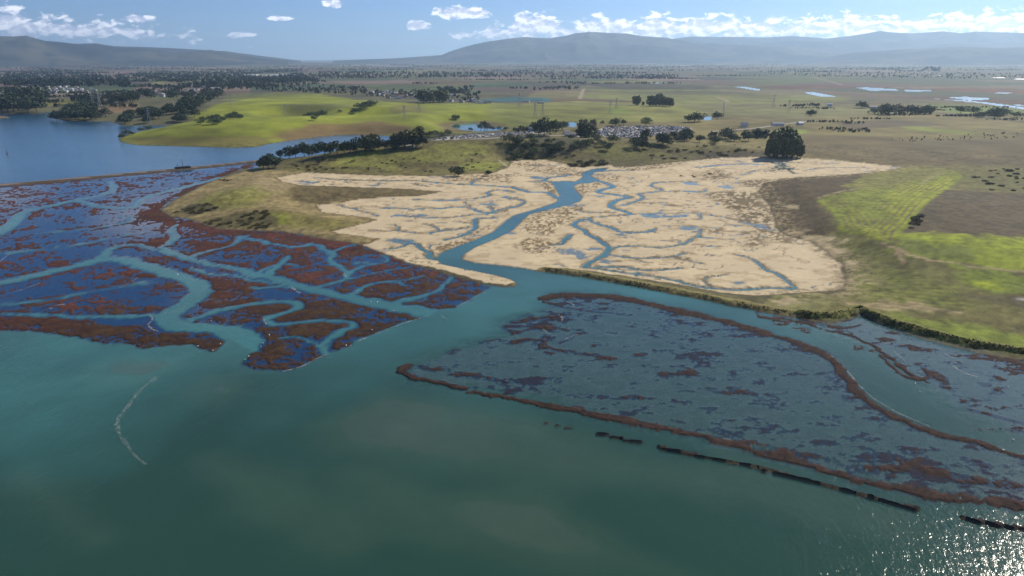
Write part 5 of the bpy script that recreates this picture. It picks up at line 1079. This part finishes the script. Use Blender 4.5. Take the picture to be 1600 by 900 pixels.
for x, y, v, w, r_, lab in ((1163, 198, 1, 'white_wall', 'grey_roof', 'small white farmhouse beside the lane on the brown plain'), (1296, 166, 1, 'white_wall', 'pale_roof', 'pale gabled barn beside the straight road on the plain'), (1364, 169, 2, 'white_wall', 'grey_roof', 'low white shed below the dark tree near the bright ponds'), (1215, 196, 2, 'white_wall', 'grey_roof', 'low farm shed at the bend of the pale lane'), (1250, 195, 3, 'white_wall', 'pale_roof', 'tiny white hut beside the pale lane'), (822, 160, 2, 'white_wall', 'grey_roof', 'white farmhouse in front of the teal covered field'), (845, 162, 0, 'grey_wall', 'grey_roof', 'grey shed at the end of the teal covered field'), (885, 209, 3, 'white_wall', 'grey_roof', 'low pale office between roadside rows and packed car lot'), (892, 213, 2, 'cream_wall', 'grey_roof', 'long pale shed beside the tall trees at the lot corner'), (834, 204, 0, 'grey_wall', 'grey_roof', 'grey shed behind the hedge at the car rows')):
    a, b, c = hit(x, y); house(a, b, c + .4, v, w, r_, lab, None, random.uniform(-.4, .4))
# greenhouses: long pale tunnels far out on the plain
plain_mat('greenhouse_film', (.70, .71, .72), .4)
def greenhouse(x, y, w, d, label):
    a, b, c = hit(x, y); V, Fq = [], []; n = max(2, int(d / 9)); s = d / n
    for k in range(n):
        arc = [(k * s + s * .5 - s * .5 * math.cos(t), 2.2 + 2.4 * math.sin(t)) for t in np.linspace(0, math.pi, 7)]; prism(V, Fq, [(k * s, 0)] + arc + [(k * s + s, 0)], -w / 2, w / 2)
    V = [(y_, x_, z_) for x_, y_, z_ in V]; me = poly_mesh('greenhouse', V, Fq, ['greenhouse_film'])
    o = link('greenhouse', me, loc=(a, b, c - .2), label=label, cat='greenhouse')
for q in ((545, 102.5, 300, 200, 'leftmost long pale greenhouse block on the far plain below the blank horizon'), (590, 101.8, 420, 160, 'widest pale greenhouse block at the middle of the far plain'), (612, 103.6, 600, 60, 'narrow pale greenhouse strip in front of the widest block'), (650, 101.5, 260, 120, 'small pale greenhouse block right of the widest one'), (1030, 102.3, 500, 110, 'pale greenhouse block below the centre of the mountain'), (1070, 103, 240, 60, 'small pale greenhouse right of the block below the mountain'), (1562, 122.5, 70, 30, 'long cream packing greenhouse at the right edge of the brown plain'), (1595, 124.5, 60, 26, 'white greenhouse at the right frame edge of the brown plain'), (440, 117.5, 160, 90, 'pale greenhouse roof in front of the dark far wood'), (380, 117.7, 180, 70, 'low pale greenhouse at the left end of the far wood clearing'), (1345, 101.2, 400, 80, 'thin pale greenhouse strip far out under the hazy foothills')): greenhouse(*q)

# ------------------------------------------------------------------ transmission towers, poles, marker
plain_mat('galvanised_steel', (.32, .33, .34), .5, metal=.6); plain_mat('timber', (.07, .055, .045), .9); plain_mat('conductor', (.12, .12, .13), .6)
def bars_mesh(name, segs, r):
    V, Fq = [], []
    for a, b in segs:
        a = np.array(a, float); b = np.array(b, float); d = b - a; d /= np.linalg.norm(d); u = np.cross(d, (.31, .17, .93)); u /= np.linalg.norm(u); w = np.cross(d, u); o = len(V)
        for c in (a, b): V += [c + r * (su * u + sw * w) for su, sw in ((1, 0), (0, 1), (-1, 0), (0, -1))]
        Fq += [(o + k, o + (k + 1) % 4, o + 4 + (k + 1) % 4, o + 4 + k) for k in range(4)]
    return poly_mesh(name, V, Fq, ['galvanised_steel'])
lv = [(0, 4.0), (9, 2.7), (17, 1.7), (24, 1.0), (34, .7)]; legs = []; brace = []
for (z0, w0), (z1, w1) in zip(lv[:-1], lv[1:]):
    for sx, sy in ((1, 1), (1, -1), (-1, -1), (-1, 1)):
        legs.append(((sx * w0, sy * w0, z0), (sx * w1, sy * w1, z1))); brace.append(((sx * w0, sy * w0, z0), (sy * w1, -sx * w1, z1))); brace.append(((sx * w1, sy * w1, z1), (sy * w1, -sx * w1, z1)))
arms = []
for z, w in ((24, 5.5), (28.5, 6.5), (33, 5)):
    for s in (1, -1): arms += [((0, 0, z), (s * w, 0, z + .3)), ((0, 0, z + 1.8), (s * w, 0, z + .3))]
LEG_M, BR_M, ARM_M = bars_mesh('leg_frame', legs, .24), bars_mesh('bracing', brace, .11), bars_mesh('cross_arm', arms, .18)
for x, y, h, lab in ((147, 172, 22, 'left one of the paired lattice towers above the bare brown field'), (157, 171, 22, 'right one of the paired lattice towers above the bare brown field'), (234, 197, 24, 'lattice tower on the shore of the slough inlet'), (361, 165, 15, 'lattice tower at the top of the bright green hill'), (446, 178, 15, 'lattice tower on the green hill above its pond'), (655, 176, 20, 'lattice tower standing in front of the tall trees among houses'), (632, 186, 20, 'lattice tower on the saddle of the green hills'), (811, 168, 22, 'lattice tower beside the teal covered field'), (848, 186, 24, 'lattice tower on the olive slope behind the large rounded trees'), (836, 183, 22, 'lattice tower left of its twin on the olive slope'), (953, 178, 20, 'lattice tower on the olive plain left of the small grove'), (963, 172, 18, 'smaller lattice tower just right of the one on the olive plain'), (1130, 180, 19, 'lattice tower right of the little bright pond'), (1208, 168, 19, 'lattice tower at the straight road on the plain'), (1232, 176, 18, 'lattice tower at the brown plain left of the single tree'), (264, 117, 10, 'distant lattice tower above the far wood'), (349, 118, 9, 'distant lattice tower right of the far wood clearing')):
    a, b, c = hit(x, y); e = bpy.data.objects.new('transmission_tower', None); COL.objects.link(e); e.location = (a, b, c - .3); s = h * math.hypot(a, b) / F / 34.5; e.scale = (s, s, s); e.rotation_euler = (0, 0, random.uniform(-.5, .9)); e['label'] = lab; e['category'] = 'tower'; e['group'] = 'lattice transmission towers'
    link('leg_frame', LEG_M, parent=e); link('bracing', BR_M, parent=e); link('cross_arm', ARM_M, parent=e)

def pole_mesh(h, r):
    V, Fq = [], []; k = 8
    for z, rr in ((-.5, r), (h * .5, r * .85), (h, r * .6)): V += [(rr * math.cos(2 * math.pi * i / k), rr * math.sin(2 * math.pi * i / k), z) for i in range(k)]
    for L in (0, 1): Fq += [(L * k + i, L * k + (i + 1) % k, L * k + k + (i + 1) % k, L * k + k + i) for i in range(k)]
    prism(V, Fq, [(-.9, h - .8), (.9, h - .8), (.9, h - .6), (-.9, h - .6)], -.1, .1)
    return poly_mesh('pole', V, Fq, ['timber'])
for x, y, h, lab in ((286.5, 266, 12, 'tall thin pole beside the small railway bridge'), (279, 266, 6.5, 'short thin post left of the tall pole at the railway bridge')):
    q = P(x, y); link('utility_pole', pole_mesh(h, .32), loc=(q[0], q[1], .8), label=lab, cat='pole')
q = P(11, 240); V, Fq = [], []; prism(V, Fq, [(-.8, 0), (.8, 0), (.5, 1.2), (-.5, 1.2)], -.8, .8); prism(V, Fq, [(-.2, 1.2), (.2, 1.2), (.2, 5), (-.2, 5)], -.2, .2); prism(V, Fq, [(-.9, 4.6), (.9, 4.6), (0, 6)], -.1, .1)
link('channel_marker', poly_mesh('channel_marker', V, Fq, ['timber']), loc=(q[0], q[1], -.2), label='dark channel marker standing in the blue slough near the left edge', cat='marker')
# railway bridge: deck on piers, rails on the bank
def bridge():
    a, b = np.array(P(274, 265.7)), np.array(P(298, 263.6)); d = b - a; L = np.linalg.norm(d); e = bpy.data.objects.new('railway_bridge', None); COL.objects.link(e); e.location = (a[0], a[1], 0); e.rotation_euler = (0, 0, math.atan2(d[1], d[0])); e['label'] = 'small dark railway bridge in the low bank across the water'; e['category'] = 'bridge'
    V, Fq = [], []; prism(V, Fq, [(0, 1.75), (L, 1.75), (L, 2.3), (0, 2.3)], -2.6, 2.6); link('deck', poly_mesh('deck', V, Fq, ['timber']), parent=e)
    for s in (-2.4, 2.4):
        V, Fq = [], []; prism(V, Fq, [(0, 2.3), (L, 2.3), (L, 3.1), (0, 3.1)], s - .12, s + .12); link('parapet', poly_mesh('parapet', V, Fq, ['timber']), parent=e)
    for k in range(5):
        V, Fq = [], []; x = L * (k + .5) / 5; prism(V, Fq, [(x - .4, -1.5), (x + .4, -1.5), (x + .4, 1.75), (x - .4, 1.75)], -3.2, 3.2); link('pier', poly_mesh('pier', V, Fq, ['timber']), parent=e)
bridge()

# ------------------------------------------------------------------ foam and shell drifts along the banks, gulls
def foam():
    m, t, b = new_mat('shell_foam'); co = t.add('ShaderNodeTexCoord').outputs['Object']; n = t.noise(co, .55, 5, .7); al = t.add('ShaderNodeAttribute', attribute_name='edge').outputs['Fac']
    b.inputs['Base Color'].default_value = (.62, .58, .55, 1); b.inputs['Roughness'].default_value = .9
    t.put(b.inputs['Alpha'], t.m('MULTIPLY', t.rng(t.m('ADD', t.m('MULTIPLY_ADD', n, .55, .24), t.m('MULTIPLY', al, .5)), .62, 1.02), .75))
    L = [([(758, 455.5), (745, 462.5), (735, 469), (712, 480)], .7), ([(666, 494), (640, 502), (615, 511), (590, 521), (583, 524)], .9), ([(575, 527), (560, 533)], 1.8), ([(548, 540), (535, 545)], .8), ([(512, 554), (500, 558), (490, 563), (470, 574), (440, 581)], 1.3), ([(510, 557), (504, 559)], 3), ([(456, 449), (462, 455), (470, 458)], 2.4), ([(508, 466), (518, 470)], 2.0), ([(530, 474), (545, 479)], 1.0), ([(612, 487), (617, 485)], 1.8), ([(264, 450), (270, 446), (278, 443), (285, 445)], 1.8), ([(228, 429), (215, 433), (207, 440), (205, 444), (178, 449)], 1.2), ([(287, 480), (275, 487), (256, 490)], 1.0), ([(234, 492), (240, 499), (230, 507), (238, 515), (248, 518)], 1.6), ([(62, 443), (50, 447), (38, 452), (22, 456)], 1.6), ([(78, 483), (90, 476), (104, 476)], 2.2), ([(0, 409), (8, 402), (16, 397)], 1.5), ([(110, 386), (120, 382), (131, 381)], 1.8), ([(36, 401), (30, 403)], 1.6), ([(1275, 543), (1300, 556), (1322, 577), (1342, 602), (1363, 622), (1403, 646), (1452, 666)], .8), ([(886, 472), (895, 475), (898, 480)], 1.4), ([(872, 491), (880, 497), (878, 501)], 1.6), ([(908, 520), (895, 526), (882, 531)], .9), ([(840, 512), (852, 516), (856, 522)], 1.0), ([(412, 497), (413, 503), (418, 507)], 1.3), ([(538, 427), (540, 433)], 2.0), ([(490, 443), (505, 438)], .7), ([(550, 459), (560, 452)], .8), ([(280, 395), (290, 396), (300, 397)], .9), ([(320, 394), (335, 389), (345, 385)], .8), ([(380, 420), (388, 416)], 1.5), ([(350, 406), (357, 402)], 1.2), ([(235, 388), (245, 385)], 1.3), ([(370, 392), (385, 388)], .8), ([(375, 477), (395, 473)], .7), ([(70, 496), (82, 496)], 1.4),
         ([(248, 588), (237, 596), (225, 604), (217, 613), (209, 621), (203, 632), (193, 643), (184, 655), (182, 668), (188, 682), (199, 696), (210, 712), (228, 726)], 2.6), ([(1476, 553), (1492, 560)], 2.0), ([(1490, 572), (1505, 583), (1530, 590)], 1.8), ([(1380, 535), (1390, 538)], 1.6), ([(1570, 555), (1585, 555)], 1.2), ([(1415, 565), (1395, 548)], .7), ([(420, 412), (434, 417)], .6), ([(1300, 606), (1330, 628)], .01), ([(690, 494), (700, 500)], .8)]
    V, Fq, E = [], [], []
    rg = np.random.default_rng(8)
    for px, w in L:
        l = smooth(PP(px), 3); l = l + rg.normal(0, .12, l.shape); d = np.gradient(l, axis=0); d /= np.linalg.norm(d, axis=1)[:, None] + 1e-9; nr_ = np.stack([-d[:, 1], d[:, 0]], 1); n = len(l); o = len(V)
        ww = .62 * w * (.35 + .75 * np.abs(fbm(l[:, 0], l[:, 1], 5, 3, 4))) * np.minimum(1, np.minimum(np.arange(n), np.arange(n)[::-1]) / 3 + .25)
        mid_ = .36 if w > 2.5 else .5
        for s, e_ in ((-1.5, -.7), (-.5, mid_), (.5, mid_), (1.5, -.7)):
            for k in range(n): V.append((l[k, 0] + nr_[k, 0] * s * ww[k], l[k, 1] + nr_[k, 1] * s * ww[k], .10)); E.append(e_)
        for r_ in range(3):
            for k in range(n - 1): Fq.append((o + r_ * n + k + 1, o + r_ * n + k, o + (r_ + 1) * n + k, o + (r_ + 1) * n + k + 1))
    me = mesh_np('foam', V, Fq); attr(me, 'edge', E); link('foam', me, 'shell_foam', kind='stuff', label='white foam and shell drift along the marsh banks')
foam()

def gulls():
    plain_mat('white_feather', (.8, .8, .78), .8); V, Fq = [], []; ns, nk = 9, 8
    prof = [(-.34, .42, .02), (-.26, .41, .06), (-.12, .40, .12), (.04, .40, .14), (.16, .43, .11), (.22, .50, .07), (.26, .57, .075), (.32, .57, .05), (.42, .55, .012)]
    for x, z, r_ in prof: V += [(x, r_ * math.cos(2 * math.pi * k / nk), z + r_ * math.sin(2 * math.pi * k / nk)) for k in range(nk)]
    for a in range(ns - 1): Fq += [(a * nk + k, a * nk + (k + 1) % nk, (a + 1) * nk + (k + 1) % nk, (a + 1) * nk + k) for k in range(nk)]
    for sy in (-.05, .05): prism(V, Fq, [(.02, 0), (.05, 0), (.05, .32), (.02, .32)], sy - .012, sy + .012)
    me = poly_mesh('gull', V, Fq, ['white_feather'])
    rg = random.Random(3)
    for x, y, lab in [(278, 429.5, 'inner bank of the wide left meander'), (310, 542, 'tip of the long brown island'), (345, 539.5, 'tip of the long brown island'), (333, 548.5, 'tip of the long brown island'), (389, 559, 'mouth of the left meander'), (383, 563, 'mouth of the left meander'), (411, 537, 'mouth of the left meander'), (408, 542, 'mouth of the left meander'), (421, 525, 'mouth of the left meander'), (541, 542, 'pale edge of the pointed brown island'), (548, 541, 'pale edge of the pointed brown island'), (582, 517, 'pale edge of the pointed brown island'), (330, 502.5, 'thin brown spit in the left meander'), (580, 472, 'bank of the broad side channel'), (590, 472.5, 'bank of the broad side channel'), (1430, 600, 'end of the brown strip beside the canal'), (1575, 606, 'blue water of the right hand marsh'), (1437, 613, 'open canal below the brown strip'), (1583, 688, 'open canal near the right edge')]:
        q = P(x, y); i_ = int(np.argmin((GX - q[0]) ** 2 + (GY - q[1]) ** 2)); o = link('gull', me, loc=(q[0], q[1], max(GH[i_], -.12) - .02), label='white gull standing at the ' + lab, cat='bird', group='white gulls on the banks'); o.rotation_euler = (0, 0, rg.uniform(0, 6.28)); o.scale = (1.25, 1.25, 1.25)
gulls()

# ------------------------------------------------------------------ the hazy air
def haze():
    m = bpy.data.materials.new('haze_air'); m.use_nodes = True; t = NT(m.node_tree); t.n.remove(t.n['Principled BSDF'])
    v = t.add('ShaderNodeVolumePrincipled'); v.inputs['Color'].default_value = (.54, .75, 1.0, 1); v.inputs['Density'].default_value = HAZE_DENSITY; v.inputs['Anisotropy'].default_value = .46
    t.l.new(v.outputs[0], t.n['Material Output'].inputs['Volume']); MATS['haze_air'] = m
    x, y0, y1, z0, z1 = 52000, -5000, 52000, -5.0, 1250
    V = [(-x, y0, z0), (x, y0, z0), (x, y1, z0), (-x, y1, z0), (-x, y0, z1), (x, y0, z1), (x, y1, z1), (-x, y1, z1)]
    me = poly_mesh('haze', V, [(3, 2, 1, 0), (4, 5, 6, 7), (0, 1, 5, 4), (1, 2, 6, 5), (2, 3, 7, 6), (3, 0, 4, 7)], ['haze_air'])
    link('haze', me, kind='stuff', label='thin bluish haze filling the valley air')
haze()

# ------------------------------------------------------------------ alike things in one place: count them off from the left
def count_off():
    words = ['leftmost', 'second from left', 'third from left', 'fourth from left', 'fifth from left', 'sixth from left', 'seventh from left', 'eighth from left', 'ninth from left', 'tenth from left', 'eleventh from left', 'twelfth from left', '13th from left', '14th from left', '15th from left', '16th from left', '17th from left', '18th from left', '19th from left', '20th from left', '21st from left', '22nd from left', '23rd from left', '24th from left', '25th from left', '26th from left', '27th from left', '28th from left', '29th from left', '30th from left']
    by = {}
    for o in list(COL.objects):
        if o.get('category') and o.get('label') and o.parent is None: by.setdefault(o['label'], []).append(o)
    for lab, L in by.items():
        if 2 <= len(L) <= 30 and len(lab.split()) <= 13:
            L.sort(key=lambda o: o.location.x / max(1.0, o.location.y))
            for o, w in zip(L, words): o['label'] = lab + ', ' + w
count_off()
